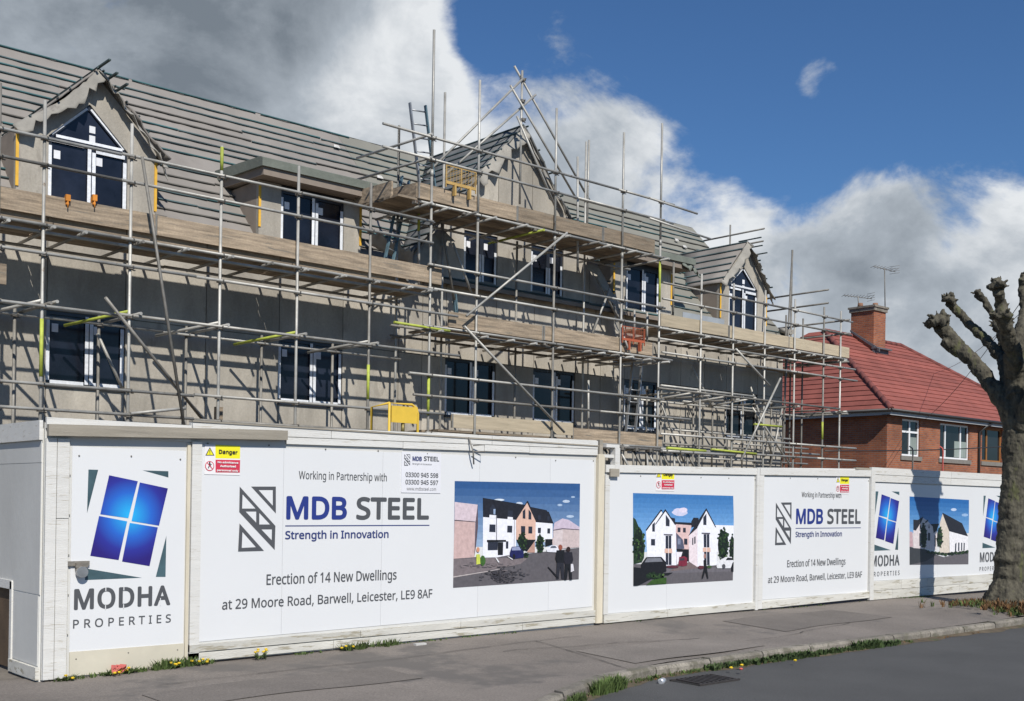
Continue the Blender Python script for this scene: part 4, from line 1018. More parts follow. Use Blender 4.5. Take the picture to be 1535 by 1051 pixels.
# ---- printed pictures (flat prints)
PR_ = {}
def pm(r, g, b_, v=.16, sc=22):
    k = ('print_%03d_%03d_%03d' % (r, g, b_))
    v = max(v, .10); sc = max(sc, 22)
    f = lambda c: ((c/255)/12.92 if c <= 10 else ((c/255+.055)/1.055)**2.4)*.93
    return mat(k, (f(r), f(g), f(b_)), .42, v, sc)
def ell(cx, cy, rx, ry, n=14, j=0): return [(cx+rx*math.cos(2*math.pi*i/n)*(1+random.uniform(-j, j)), cy+ry*math.sin(2*math.pi*i/n)*(1+random.uniform(-j, j))) for i in range(n)]
def foliage(cx, cy, rx, ry, n=46, k=.26):
    cols = [pm(30, 46, 30), pm(44, 66, 38), pm(62, 88, 46), pm(84, 108, 60), pm(24, 32, 26)]; out = [(cols[4], ell(cx, cy, rx*.8, ry*.85, 16, .12))]
    for i in range(n):
        a = random.uniform(0, 6.28); q = math.sqrt(random.random()); x = cx+rx*q*math.cos(a)*.95; y = cy+ry*q*math.sin(a)*.97
        out.append((cols[min(3, max(0, int(random.gauss(1.2+(x-cx)/rx*.8, .9))))], ell(x, y, rx*k*random.uniform(.4, 1), rx*k*random.uniform(.5, 1.1), 6, .3)))
    return out
def speckle(cx, cy, rx, ry, cols, n=60, w=14, h=3):
    return [(random.choice(cols), ell(cx+rx*random.gauss(0, .42), cy+ry*random.gauss(0, .42), w*random.uniform(.4, 1.3), h*random.uniform(.5, 1.6), 5, .3)) for i in range(n)]
def person(x, y, h, c1, c2, sk):
    u = h/8; return [(c2, [(x-u*.8, y+4*u), (x+u*.8, y+4*u), (x+u*.9, y+8*u), (x+u*.3, y+8*u), (x, y+5*u), (x-u*.4, y+8*u), (x-u, y+8*u)]), (c1, [(x-u*.9, y+1.3*u), (x+u*.9, y+1.3*u), (x+u*1.15, y+3.2*u), (x+u*.8, y+4.2*u), (x-u*.8, y+4.2*u), (x-u*1.15, y+3.2*u)]), (sk, ell(x, y+.6*u, u*.5, u*.65, 10))]
def grad_sky(corners, top, bot, n=8):
    (ax, ay), (bx, by), (cx_, cy_), (dx_, dy_) = corners; out = []
    for i in range(n):
        t0, t1 = i/n, (i+1)/n; c = [top[k]+(bot[k]-top[k])*(i/(n-1)) for k in range(3)]
        out.append((pm(*[int(v) for v in c], .05), [(ax+(dx_-ax)*t0, ay+(dy_-ay)*t0), (bx+(cx_-bx)*t0, by+(cy_-by)*t0), (bx+(cx_-bx)*t1, by+(cy_-by)*t1), (ax+(dx_-ax)*t1, ay+(dy_-ay)*t1)]))
    return out
slate, asf, wht_, pink, glz = pm(38, 38, 46, .3, 30), pm(98, 94, 98, .15, 20), pm(238, 238, 245, .03), pm(222, 184, 166, .05), pm(48, 52, 66, .3, 40)
tree1, tree2, shade = pm(42, 62, 40, .6, 40), pm(62, 86, 48, .5, 40), pm(30, 30, 34, .3)
# picture 1
f1 = crop(670, 710, 5.838)
p1 = grad_sky([(65, 65), (1162, 88), (1155, 640), (57, 640)], (50, 88, 140), (150, 172, 200), 9)
p1 += [(pm(215, 225, 235, .1), ell(455, 230, 45, 10)), (pm(200, 212, 228), ell(630, 262, 30, 14)), (pm(190, 205, 225), ell(1040, 243, 32, 13)), (pm(170, 190, 215), ell(985, 275, 22, 10)), (pm(180, 198, 220), ell(1075, 375, 34, 12)), (pm(170, 190, 215), ell(1100, 205, 18, 8)),
       (asf, [(52, 745), (240, 730), (320, 735), (560, 715), (1156, 650), (1152, 925), (50, 1000)]), (pm(126, 116, 118), [(52, 750), (320, 735), (600, 740), (705, 740), (640, 790), (330, 850), (50, 900)]), (pm(190, 180, 178), [(50, 900), (330, 855), (490, 826), (488, 832), (330, 862), (50, 910)]),
       (pm(205, 176, 172), [(62, 405), (245, 420), (236, 732), (54, 745)]), (pm(216, 198, 205), [(64, 248), (265, 272), (247, 420), (62, 408)]), (pm(60, 55, 62), [(62, 404), (247, 420), (247, 426), (62, 412)]), (pm(100, 85, 92), [(265, 272), (247, 424), (236, 728), (250, 640), (268, 460)]),
       (wht_, [(312, 372), (600, 400), (600, 640), (540, 712), (437, 732), (310, 735)]), (slate, [(310, 212), (690, 275), (600, 405), (312, 380)]), (slate, [(730, 292), (868, 320), (930, 438), (770, 425)]), (slate, [(870, 330), (888, 335), (930, 438), (870, 430)]),
       (wht_, [(770, 425), (920, 437), (920, 600), (770, 600)]), (slate, [(597, 405), (697, 240), (705, 240), (782, 415), (770, 425)]), (pink, [(600, 408), (697, 256), (772, 418), (770, 578), (602, 578)]),
       (wht_, [(368, 360), (425, 365), (425, 390), (366, 388)]), (wht_, [(527, 378), (572, 382), (572, 402), (525, 400)]), (glz, [(370, 305), (397, 265), (424, 308), (422, 362), (370, 360)]), (pm(150, 170, 200), [(402, 310), (420, 310), (418, 358), (402, 356)]), (glz, [(527, 322), (570, 325), (569, 378), (525, 376)]),
       (glz, [(368, 444), (420, 446), (420, 512), (365, 510)]), (glz, [(524, 455), (567, 457), (565, 516), (522, 514)]), (glz, [(658, 330), (681, 305), (681, 395), (658, 392)]), (glz, [(710, 312), (733, 345), (733, 402), (708, 400)]),
       (glz, [(643, 458), (680, 460), (680, 520), (643, 518)]), (glz, [(708, 462), (742, 463), (741, 524), (707, 523)]), (glz, [(790, 362), (815, 364), (815, 405), (790, 403)]), (glz, [(872, 370), (893, 372), (893, 415), (872, 412)]), (glz, [(791, 474), (818, 474), (816, 520), (791, 520)]), (glz, [(874, 479), (898, 480), (897, 524), (873, 523)]),
       (shade, [(345, 580), (512, 580), (512, 596), (345, 600)]), (glz, [(353, 600), (440, 598), (438, 668), (352, 670)]), (shade, [(440, 600), (487, 600), (484, 712), (440, 712)]), (glz, [(512, 592), (532, 592), (531, 655), (511, 655)]), (pm(120, 120, 128), [(426, 365), (432, 365), (432, 578), (426, 578)]), (pm(150, 150, 158), [(583, 405), (587, 405), (585, 635), (581, 635)]),
       (shade, [(602, 578), (772, 578), (695, 680), (640, 660)]), (pm(190, 150, 135), [(695, 685), (762, 590), (764, 690), (700, 690)]), (shade, [(855, 573), (917, 573), (915, 622), (855, 640)]), (pm(215, 190, 185), [(918, 562), (965, 562), (965, 625), (918, 625)]),
       (pm(214, 200, 200), [(925, 490), (1005, 480), (1153, 492), (1152, 645), (1000, 655), (925, 640)]), (pm(205, 188, 186), [(1008, 484), (1153, 494), (1152, 645), (1005, 655)]), (pm(206, 190, 206), [(925, 490), (935, 430), (1005, 392), (1060, 405), (1155, 468), (1153, 490), (1008, 478)]), (pm(95, 85, 98), [(925, 492), (1008, 478), (1153, 488), (1153, 495), (1008, 486), (925, 499)]),
       *foliage(655, 600, 40, 98), *foliage(808, 610, 36, 92), *foliage(685, 712, 24, 25, 20),
       (pm(36, 38, 92, .3), [(543, 690), (560, 640), (630, 636), (665, 690), (662, 735), (580, 745), (543, 720)]), (pm(150, 158, 190), [(562, 645), (625, 640), (640, 670), (560, 672)]), (shade, ell(579, 725, 12, 22)), (pm(230, 230, 238), [(862, 660), (905, 628), (945, 626), (975, 655), (972, 690), (870, 685)]), (pm(90, 95, 110), [(905, 635), (940, 632), (955, 650), (895, 652)]),
       (pm(228, 228, 230), [(415, 733), (425, 733), (452, 775), (440, 777)]), (pm(228, 228, 230), [(520, 725), (530, 723), (572, 750), (562, 753)]),
       *speckle(500, 885, 210, 70, [pm(80, 77, 82), pm(70, 67, 72), pm(60, 58, 62), pm(90, 86, 90)], 170, 16, 4), *speckle(440, 905, 100, 50, [pm(56, 54, 60), pm(66, 64, 70)], 70, 12, 4), *speckle(330, 800, 260, 30, [pm(120, 112, 114), pm(134, 124, 126)], 60, 24, 3),
       (pm(205, 215, 90), [(250, 705), (280, 705), (285, 790), (250, 795)]), (pm(210, 150, 120), ell(264, 665, 14, 22)), (pm(70, 110, 50, .4), ell(305, 760, 24, 45, 12, .1)),
       *person(984, 622, 300, shade, pm(44, 44, 52), pm(150, 84, 66)), *person(1054, 640, 290, pm(40, 38, 46), shade, pm(52, 36, 34)), (pm(225, 222, 228), [(1075, 790), (1095, 790), (1104, 850), (1075, 862)]), (shade, [(870, 815), (880, 815), (975, 915), (960, 918)])]
def fp(f, lst): return [(m_, [f(*q) for q in pl]) for m_, pl in lst]
flat(fp(f1, p1), H2, 'printed_picture')
f2 = crop(940, 730, 6.571)
p2 = grad_sky([(55, 60), (1042, 88), (1050, 400), (55, 400)], (62, 118, 178), (110, 160, 212), 7)+grad_sky([(55, 400), (1050, 400), (1060, 640), (55, 640)], (112, 162, 212), (150, 185, 220), 3)
p2 += [(pm(205, 205, 228, .1), ell(518, 250, 76, 40, 16, .12)), (pm(225, 215, 232, .1), ell(548, 228, 45, 24, 14, .1)),
       (asf, [(58, 760), (1068, 760), (1072, 918), (57, 975)]), (pm(110, 106, 112), [(380, 800), (1070, 790), (1070, 830), (380, 850)]), (pm(120, 105, 104), [(480, 780), (620, 735), (700, 800), (420, 830)]),
       (wht_, [(862, 375), (1052, 380), (1060, 640), (870, 640)]), (slate, [(178, 425), (330, 220), (345, 235), (195, 440)]), (wht_, [(182, 440), (332, 238), (370, 300), (370, 690), (195, 690)]),
       (slate, [(270, 370), (372, 218), (378, 235), (285, 372)]), (slate, [(425, 300), (468, 310), (470, 362), (440, 362)]), (slate, [(468, 345), (632, 352), (632, 378), (470, 368)]), (pm(222, 190, 186), [(468, 366), (632, 378), (612, 460), (612, 620), (478, 615)]), (pm(88, 92, 112), [(478, 450), (545, 520), (560, 610), (482, 615)]),
       (shade, [(482, 610), (610, 615), (608, 735), (500, 720)]), (wht_, [(275, 375), (375, 238), (474, 375), (480, 770), (380, 775), (278, 690)]), (slate, [(650, 302), (700, 305), (700, 380), (628, 400), (628, 340)]), (slate, [(598, 480), (775, 210), (782, 225), (700, 400), (612, 490)]), (pm(232, 218, 222), [(603, 480), (688, 405), (690, 790), (605, 735)]),
       (wht_, [(688, 400), (778, 228), (868, 395), (880, 770), (700, 785), (688, 780)]), (slate, [(776, 210), (872, 395), (864, 400), (770, 225)]), (slate, [(372, 218), (476, 370), (468, 376), (368, 232)]),
       (glz, [(376, 272), (414, 328), (412, 388), (376, 384)]), (glz, [(243, 370), (268, 345), (268, 440), (243, 438)]), (glz, [(745, 300), (776, 262), (776, 376), (745, 374)]), (glz, [(231, 513), (270, 513), (270, 576), (231, 574)]), (pm(80, 76, 88), [(356, 464), (442, 466), (442, 478), (356, 475)]), (glz, [(374, 480), (430, 480), (430, 606), (374, 606)]), (pink, [(364, 608), (438, 608), (440, 652), (364, 650)]), (glz, [(375, 650), (432, 652), (432, 768), (375, 766)]),
       (pm(80, 76, 88), [(728, 450), (812, 452), (812, 464), (728, 462)]), (glz, [(748, 465), (804, 465), (805, 596), (750, 594)]), (pink, [(740, 598), (815, 598), (816, 640), (740, 640)]), (glz, [(752, 638), (806, 640), (808, 770), (756, 768)]), (wht_, [(400, 482), (404, 482), (404, 766), (400, 766)]), (wht_, [(775, 467), (779, 467), (781, 766), (777, 766)]),
       (glz, [(492, 398), (520, 400), (520, 445), (492, 443)]), (glz, [(546, 402), (572, 403), (572, 448), (546, 446)]), (glz, [(556, 508), (588, 510), (588, 568), (556, 566)]), (pm(130, 138, 160), [(492, 508), (520, 510), (520, 568), (492, 566)]), (glz, [(636, 505), (646, 498), (646, 570), (636, 572)]), (glz, [(656, 492), (668, 486), (668, 556), (656, 560)]),
       (pm(236, 232, 238), [(478, 640), (540, 640), (520, 700), (482, 770)]), (pm(126, 44, 62, .3), [(498, 775), (506, 690), (560, 682), (586, 700), (584, 772), (545, 782)]), (pm(70, 60, 70), [(512, 705), (555, 700), (560, 722), (508, 726)]),
       (tree1, [(55, 300), (78, 320), (110, 400), (140, 520), (165, 620), (160, 700), (140, 740), (58, 760)]), *[q for q in foliage(108, 560, 62, 190, 90, .2)], *foliage(940, 560, 62, 170, 80, .2), *foliage(1028, 610, 30, 150, 50, .3),
       (shade, [(130, 760), (180, 692), (330, 688), (375, 740), (380, 830), (330, 850), (130, 860)]), (pm(120, 122, 130), [(188, 702), (320, 698), (345, 735), (165, 742)]), (shade, [(330, 850), (445, 842), (400, 868), (330, 872)]), (shade, [(57, 790), (150, 800), (240, 900), (100, 972), (57, 974)]), *foliage(270, 876, 88, 34, 70, .14), (pm(58, 88, 36, .4), [(240, 915), (380, 890), (378, 952), (180, 966)]),
       (pm(225, 225, 228), [(872, 780), (880, 740), (960, 690), (1020, 688), (1052, 730), (1010, 800), (880, 800)]), (shade, [(962, 722), (980, 695), (1030, 700), (1035, 720)]), (pm(80, 80, 86), ell(943, 782, 18, 24)), (shade, [(1015, 790), (1030, 745), (1062, 740), (1064, 835), (1020, 830)]),
       (pm(96, 50, 60, .4), ell(440, 785, 60, 14, 12, .1)), (pm(96, 50, 60, .4), ell(720, 790, 30, 16, 12, .1)), (tree2, ell(800, 785, 26, 14, 12, .1)),
       (shade, [(745, 720), (765, 715), (778, 800), (792, 900), (780, 902), (762, 830), (738, 902), (725, 902), (748, 800)]), (pm(170, 130, 120), ell(757, 680, 10, 26))]
flat(fp(f2, p2), H3, 'printed_picture')
f3 = crop(1350, 730, 8.083)
p3 = grad_sky([(105, 115), (825, 158), (825, 560), (105, 560)], (40, 100, 165), (120, 165, 210), 8)
p3 += [(pm(190, 205, 230, .1), ell(640, 275, 35, 18)), (pm(150, 180, 215), ell(775, 340, 40, 18)), (asf, [(105, 725), (520, 850), (825, 780), (825, 937), (105, 944)]), (pm(60, 62, 66), [(105, 725), (310, 760), (420, 830), (300, 900), (105, 944)]),
       (pm(190, 160, 165), [(105, 540), (140, 545), (148, 725), (105, 725)]), (pm(215, 205, 205), [(150, 500), (240, 430), (270, 375), (325, 415), (385, 480), (440, 540), (430, 760), (150, 740)]), (slate, [(150, 395), (205, 400), (270, 358), (250, 420), (180, 530), (150, 520)]), (slate, [(290, 425), (325, 395), (330, 410), (300, 440)]), (slate, [(355, 450), (465, 445), (430, 530), (395, 560), (385, 480)]),
       (slate, [(500, 310), (740, 440), (812, 600), (580, 535)]), (pm(212, 200, 186), [(503, 325), (582, 535), (588, 820), (470, 790), (470, 440)]), (pm(232, 230, 232), [(583, 537), (812, 600), (810, 775), (590, 815)]),
       (glz, [(655, 690), (672, 672), (668, 785), (652, 785)]), (glz, [(692, 674), (708, 674), (706, 778), (690, 778)]), (glz, [(728, 674), (742, 676), (740, 770), (726, 770)]), (glz, [(758, 677), (772, 679), (770, 768), (756, 768)]), (glz, [(222, 560), (248, 562), (246, 715), (222, 715)]), (glz, [(326, 555), (352, 558), (352, 650), (326, 650)]), (glz, [(340, 440), (346, 500), (330, 500)]), (glz, [(228, 470), (244, 440), (244, 505), (228, 505)]), (glz, [(408, 580), (420, 590), (420, 720), (408, 720)]),
       *foliage(468, 610, 42, 135, 60), *foliage(275, 600, 42, 170, 60)]+[q for i in range(12) for q in foliage(330+i*42, 790+(25-abs(i-5)*5), 28, 20, 9, .3)]
flat(fp(f3, p3), H5, 'printed_picture')

# ================================================================ RED-ROOFED HOUSE
HX, HYY, HZ = 36.38, 21.05, 5.0
hs = thing('brick_house', 'red brick semi-detached house with a red tiled hipped roof beside the site', 'house', (HX+.4, HYY+.4, 0))
wx0, wx1, wy0, wy1 = HX+.36, 50.0, HYY+.36, 31.2
hw = [(X_.x, X2.x) for X_, X2 in ((onY(1352, 655, wy0), onY(1379, 655, wy0)), (onY(1409, 660, wy0), onY(1453, 660, wy0)), (onY(1472, 670, wy0), onY(1502, 670, wy0)))]
zs_, zh_ = 3.45, 4.78
b = MB(); xx = wx0
for a, c in hw:
    b.box(xx, a, wy0, wy0+.25, 0, 5.0); b.box(a, c, wy0, wy0+.25, 0, zs_); b.box(a, c, wy0, wy0+.25, zh_, 5.0); xx = c
b.box(xx, wx1, wy0, wy0+.25, 0, 5.0); b.box(wx0, wx0+.25, wy0+.25, wy1, 0, 5.0); b.box(wx1-.25, wx1, wy0+.25, wy1, 0, 5.0); b.box(wx0, wx1, wy1-.25, wy1, 0, 5.0)
b.build('wall', brick, hs)
def hwin(a, c, bars, m_, brown=False):
    w = bpy.data.objects.new('window', None); COL.objects.link(w); attach(w, hs); y = wy0+.06; t = .065
    f = MB().box(a, a+t, y, y+.07, zs_, zh_).box(c-t, c, y, y+.07, zs_, zh_).box(a+t, c-t, y, y+.07, zs_, zs_+t).box(a+t, c-t, y, y+.07, zh_-t, zh_)
    for q in bars[0]: xx = a+(c-a)*q; f.box(xx-.04, xx+.04, y-.003, y+.07, zs_+t, zh_-t)
    if bars[1]: f.box(a+t, c-t, y-.006, y+.07, zs_+(zh_-zs_)*bars[1]-.035, zs_+(zh_-zs_)*bars[1]+.035)
    f.build('frame', m_, w)
    qs = [0]+bars[0]+[1]
    for q0, q1 in zip(qs, qs[1:]): box('pane', glass_d, w, a+(c-a)*q0+.04, a+(c-a)*q1-.04, y+.03, y+.04, zs_+t, zh_-t)
    box('sill', grey_sill if not brown else grey_sill, w, a-.1, c+.1, wy0-.05, wy0+.06, zs_-.16, zs_-.005)
    box('curtain', curtain, w, a+(c-a)*.55, c-t-.03, y+.022, y+.028, zs_+t+.02, zs_+.7) if not brown else None
hwin(*hw[0], ([.5], .66), pvc); hwin(*hw[1], ([.22, .74], None), pvc); hwin(*hw[2], ([.3], None), brownf, True)
# roof: three visible slopes laid in overlapping courses
tp = .7265; AXx, AYy, AZz = 39.7, 26.0, HZ+tp*4.95; BXx = 45.6; EX1 = 50.5
rf = bpy.data.objects.new('roof', None); COL.objects.link(rf); attach(rf, hs)
def courses(E0, E1, A0, A1, n):
    """courses between an eaves line E0-E1 and the top line A0-A1 (may be a point); each laps 25 mm over the one below"""
    E0, E1, A0, A1 = map(Vector, (E0, E1, A0, A1)); nrm = (E1-E0).cross(A0-E0).normalized()
    if nrm.z < 0: nrm = -nrm
    for k in range(n):
        t0, t1 = k/n, min(1, (k+1.12)/n)
        a, c = E0.lerp(A0, t0), E1.lerp(A1, t0); d_, e_ = E0.lerp(A0, t1), E1.lerp(A1, t1)
        hi, lo = nrm*.038, nrm*.010
        N = max(1, int((c-a).length/.33)); vs = []
        for row, (P, Q, off) in enumerate(((a, c, nrm*.004), (a, c, hi), (d_, e_, lo))):
            for i in range(N+1): vs.append(P.lerp(Q, i/N)+off+nrm*(.006 if (i % 2 and row == 1) else 0))
        fs = []
        for r_ in range(2):
            for i in range(N): o_ = r_*(N+1)+i; fs.append((o_, o_+1, o_+N+2, o_+N+1))
        MB().add(vs, fs).build('tile_course', tile_m, rf)
courses((HX, HYY, HZ), (EX1, HYY, HZ), (AXx, AYy, AZz), (BXx, AYy, AZz), 18)
courses((HX, 31.6, HZ), (HX, HYY, HZ), (AXx, AYy+.7, AZz), (AXx, AYy, AZz), 18)
courses((EX1, HYY, HZ), (EX1, 31.6, HZ), (BXx, AYy, AZz), (BXx, AYy+.7, AZz), 18)
MB().add([(HX, 31.6, HZ), (EX1, 31.6, HZ), (BXx, AYy+.7, AZz), (AXx, AYy+.7, AZz)], [(0, 1, 2, 3)]).build('back_slope', tile_m, rf)
def hipline(p, q, n, r=.10):
    p, q = Vector(p), Vector(q)
    for i in range(n): a, c = p.lerp(q, i/n), p.lerp(q, (i+1.04)/n); MB().tube([a+Vector((0, 0, -.01)), c+Vector((0, 0, .012))], [r*1.06, r*.95], 8).build('ridge_tile', hip_m, rf)
hipline((HX, HYY, HZ+.03), (AXx, AYy, AZz+.03), 17); hipline((AXx, AYy, AZz+.03), (BXx, AYy, AZz+.03), 14); hipline((EX1, HYY, HZ+.03), (BXx, AYy, AZz+.03), 17)
# eaves
MB().box(HX+.05, EX1-.05, HYY+.06, HYY+.10, HZ-.17, HZ+.0).box(HX+.05, HX+.09, HYY+.10, 31.5, HZ-.17, HZ).build('fascia', fascia_m, rf)
MB().box(HX+.05, EX1-.05, HYY+.1, wy0+.02, HZ-.16, HZ-.14).box(HX+.09, wx0, HYY+.1, 31.5, HZ-.16, HZ-.14).build('soffit', gutter_m, rf)
MB().tube([(HX-.02, HYY-.01, HZ-.0), (EX1, HYY-.01, HZ-.0)], .055, 8).tube([(HX-.02, HYY-.01, HZ), (HX-.02, 31.6, HZ)], .055, 8).build('gutter', gutter_m, hs)
dx_ = onY(1466, 660, wy0).x
MB().tube([(dx_+.45, HYY, HZ-.05), (dx_+.1, HYY+.1, HZ-.22), (dx_, wy0-.06, HZ-.42), (dx_, wy0-.06, 0)], .045, 8).build('downpipe', gutter_m, hs)
# chimney
cxa, cxb, cya, cyb = 41.75, 42.65, 25.0, 26.05
MB().box(cxa, cxb, cya, cyb, 7.6, 9.72).build('chimney', brick, hs)
MB().box(cxa-.06, cxb+.06, cya-.06, cyb+.06, 9.58, 9.72).box(cxa-.1, cxb+.1, cya-.1, cyb+.1, 9.72, 9.80).build('chimney_cap', kerb_m, hs)
for x, y in ((41.95, 25.75), (42.35, 25.3)): MB().tube([(x, y, 9.8), (x, y, 9.98)], [.12, .10], 12).build('chimney_pot', clayp, hs)
MB().box(cxa-.12, cxb+.12, cya-.25, cya+.02, 8.0, 8.06).prism([(cxa-.06, cya-.3, 7.86), (cxa-.06, cyb, 8.8), (cxa-.06, cyb, 8.88), (cxa-.06, cya-.3, 8.0)], (.05, 0, 0)).box(cxa-.1, cxb+.1, cya-.1, cya, 7.75, 8.1).build('flashing', lead, hs)
# aerials
def aerial(base, top, d, label, n=8, ln=1.3):
    g = thing('tv_aerial', label, 'aerial', base); base, top, d = Vector(base), Vector(top), Vector(d).normalized()
    MB().tube([base, top], .022, 6).build('mast', steel_d, g); MB().tube([top-d*ln*.5, top+d*ln*.5+Vector((0, 0, -.08))], .014, 6).build('boom', steel_d, g)
    sd_ = d.cross(Vector((0, 0, 1))).normalized(); b = MB()
    for i in range(n): q = top+d*ln*(i/(n-1)-.5); b.tube([q-sd_*.16-Vector((0, 0, .03)), q+sd_*.16+Vector((0, 0, .03))], .008, 5)
    b.build('element', steel_d, g); b = MB()
    for dz in (-.15, -.05, .05, .15): b.tube([top+d*ln*.42-sd_*.22+Vector((0, 0, dz)), top+d*ln*.5+sd_*.22+Vector((0, 0, dz))], .008, 5)
    b.build('reflector', steel_d, g)
a = onY(1327, 478, 25.1); c = onY(1326, 402, 25.1); aerial((a.x, 25.1, a.z), (c.x, 25.1, c.z), (1, -.2, .0), 'tall television aerial on the right side of the brick chimney')
a = onY(1288, 456, 25.9); c = onY(1286, 444, 25.9); aerial((a.x, 25.9, 9.75), (c.x, 25.9, c.z), (.9, -.5, 0), 'low television aerial on top of the brick chimney', 10, 1.3)
# cable and hooks over the hoarding
q0, q1 = onY(1236, 676, 15.0), onY(1530, 668, 15.0)
tag(MB().tube([tuple(q0.lerp(q1, i/10)+Vector((0, 0, -.05*math.sin(math.pi*i/10)))) for i in range(11)], .014, 6).build('site_cable', gutter_m), 'dark cable strung from the scaffolding across the front of the brick house', 'cable')
for px, mm_, lb in ((1368, steel_d, 'grey steel hook post above the hoarding in front of the house'), (1413, redlit, 'red steel hook post above the hoarding in front of the house')):
    a = onY(px, 705, 11.0); c = onY(px, 676, 11.0)
    tag(MB().tube([(a.x, 11, 0), (a.x, 11, c.z), (a.x-.03, 11, c.z+.05), (a.x-.12, 11, c.z+.08)], .014, 6).build('hook_post', mm_), lb, 'hook post')

# ================================================================ POLLARDED TREE
YT = 8.2
tr = thing('pollarded_tree', 'large pollarded street tree with knobbly cut limbs at the right end of the pavement', 'tree', (19.4, YT, 0))
def limb(b, pts, rs, n=14, jit=.10):
    P = []; Rr = []
    for i in range(len(pts)-1):
        a, c = Vector(pts[i]), Vector(pts[i+1]); k = max(2, int((c-a).length/.10))
        for t in range(k): P.append(a.lerp(c, t/k)); Rr.append(rs[i]+(rs[i+1]-rs[i])*t/k)
    P.append(Vector(pts[-1])); Rr.append(rs[-1]); Rr = [q*.90 for q in Rr]
    Rr = [r*(1+random.uniform(-jit, jit)) for r in Rr]
    P = [p+Vector([random.uniform(-1, 1)*.018 for _ in range(3)]) for p in P]
    b.tube(P, Rr, n)
def knob(b, c, r, n=14):
    c = Vector(c)
    for i in range(n):
        d = Vector([random.gauss(0, 1) for _ in range(3)]).normalized(); d.z = abs(d.z)*.9-.15
        q = c+d*r*random.uniform(.45, .85); rr = r*random.uniform(.25, .42)
        bm = bmesh.new(); bmesh.ops.create_icosphere(bm, subdivisions=1, radius=rr)
        o_ = len(b.v)
        vs = [tuple(q+v.co*random.uniform(.8, 1.2)) for v in bm.verts]; fs = [tuple(v.index for v in f.verts) for f in bm.faces]
        b.add(vs, fs, True); bm.free()
    for i in range(10):
        d = Vector([random.gauss(0, 1) for _ in range(3)]).normalized(); d.z = abs(d.z)
        b.tube([c+d*r*.5, c+d*r*random.uniform(1.05, 1.35)], [r*.2, r*.08], 6)
K = .01165
def T_(px, py, y=YT): p = onY(px, py, y); return (p.x, y, p.z)
TX = onY(1509, 900, YT).x
tb = MB()
limb(tb, [T_(1512, 925), T_(1511, 895), T_(1513, 840), T_(1519, 780), T_(1524, 700), T_(1527, 620), T_(1527, 560), T_(1524, 520)], [.30, .26, .25, .24, .24, .255, .23, .185], 22, .04)
for i in range(7):
    t = i/7*2*math.pi; tb.tube([T_(1512, 925), (TX+.32*math.cos(t), YT+.29*math.sin(t), .02)], [.20, .10], 8); tb.tube([T_(1511, 870), (TX+.33*math.cos(t), YT+.30*math.sin(t), .06)], [.20, .12], 8)
limb(tb, [T_(1524, 640), T_(1506, 606, YT+.15), T_(1489, 582, YT+.35), T_(1464, 547, YT+.7), T_(1438, 520, YT+1.0), T_(1420, 500, YT+1.15), T_(1408, 488, YT+1.2)], [.22, .15, .135, .13, .125, .12, .12])
knob(tb, T_(1407, 484, YT+1.2), .20, 22); limb(tb, [T_(1440, 528, YT+.98), T_(1426, 520, YT+1.1), T_(1416, 512, YT+1.15)], [.11, .10, .09]); knob(tb, T_(1418, 515, YT+1.15), .11, 10); knob(tb, T_(1438, 532, YT+1.0), .08, 6)
limb(tb, [T_(1520, 600), T_(1508, 553, YT+.3), T_(1499, 536, YT+.5), T_(1474, 505, YT+.85), T_(1450, 482, YT+1.2), T_(1430, 460, YT+1.4), T_(1424, 452, YT+1.4)], [.17, .115, .10, .088, .08, .085, .09])
knob(tb, T_(1423, 450, YT+1.4), .14, 16)
limb(tb, [T_(1520, 560), T_(1513, 529, YT+.3), T_(1499, 496, YT+.5), T_(1486, 467, YT+.7), T_(1475, 450, YT+.8), T_(1467, 443, YT+.8)], [.16, .075, .065, .06, .06, .07]); knob(tb, T_(1466, 441, YT+.8), .095, 12)
limb(tb, [T_(1523, 560), T_(1518, 524, YT-.1), T_(1509, 494, YT-.15), T_(1502, 472, YT-.2), T_(1499, 452, YT-.2), T_(1496, 436, YT-.25)], [.19, .14, .12, .12, .085, .09]); knob(tb, T_(1501, 474, YT-.2), .17, 20); knob(tb, T_(1495, 431, YT-.25), .15, 18)
limb(tb, [T_(1526, 560), T_(1530, 508, YT+.1), T_(1536, 474, YT+.2), T_(1535, 430, YT+.3), T_(1534, 418, YT+.3)], [.20, .15, .10, .085, .08]); knob(tb, T_(1537, 415, YT+.3), .11, 14)
limb(tb, [T_(1527, 660), (17.75, YT-.3, 3.3), (17.62, YT-.55, 3.8), (17.35, YT-.7, 4.3)], [.2, .14, .12, .12]); knob(tb, (17.3, YT-.72, 4.42), .20, 20)
limb(tb, [T_(1527, 660), (17.95, YT-.3, 3.2), (18.0, YT-.6, 3.8), (17.95, YT-.75, 4.3)], [.2, .14, .12, .12]); knob(tb, (17.98, YT-.78, 4.45), .20, 20)
limb(tb, [T_(1527, 620), (18.3, YT+.3, 3.9), (18.9, YT+.7, 4.6)], [.19, .14, .12]); knob(tb, (18.95, YT+.75, 4.7), .19, 18)
bt = tb.build('trunk', bark, tr, recalc=False)
md = bt.modifiers.new('r', 'REMESH'); md.mode = 'VOXEL'; md.voxel_size = .017; md.use_smooth_shade = True
tx = bpy.data.textures.new('bark_relief', 'CLOUDS'); tx.noise_scale = .09; tx.noise_depth = 3
md = bt.modifiers.new('d', 'DISPLACE'); md.texture = tx; md.strength = .05; md.mid_level = .5; md.texture_coords = 'GLOBAL'
tx2 = bpy.data.textures.new('bark_fine', 'CLOUDS'); tx2.noise_scale = .03; tx2.noise_depth = 2
md = bt.modifiers.new('e', 'DISPLACE'); md.texture = tx2; md.strength = .022; md.mid_level = .5; md.texture_coords = 'GLOBAL'
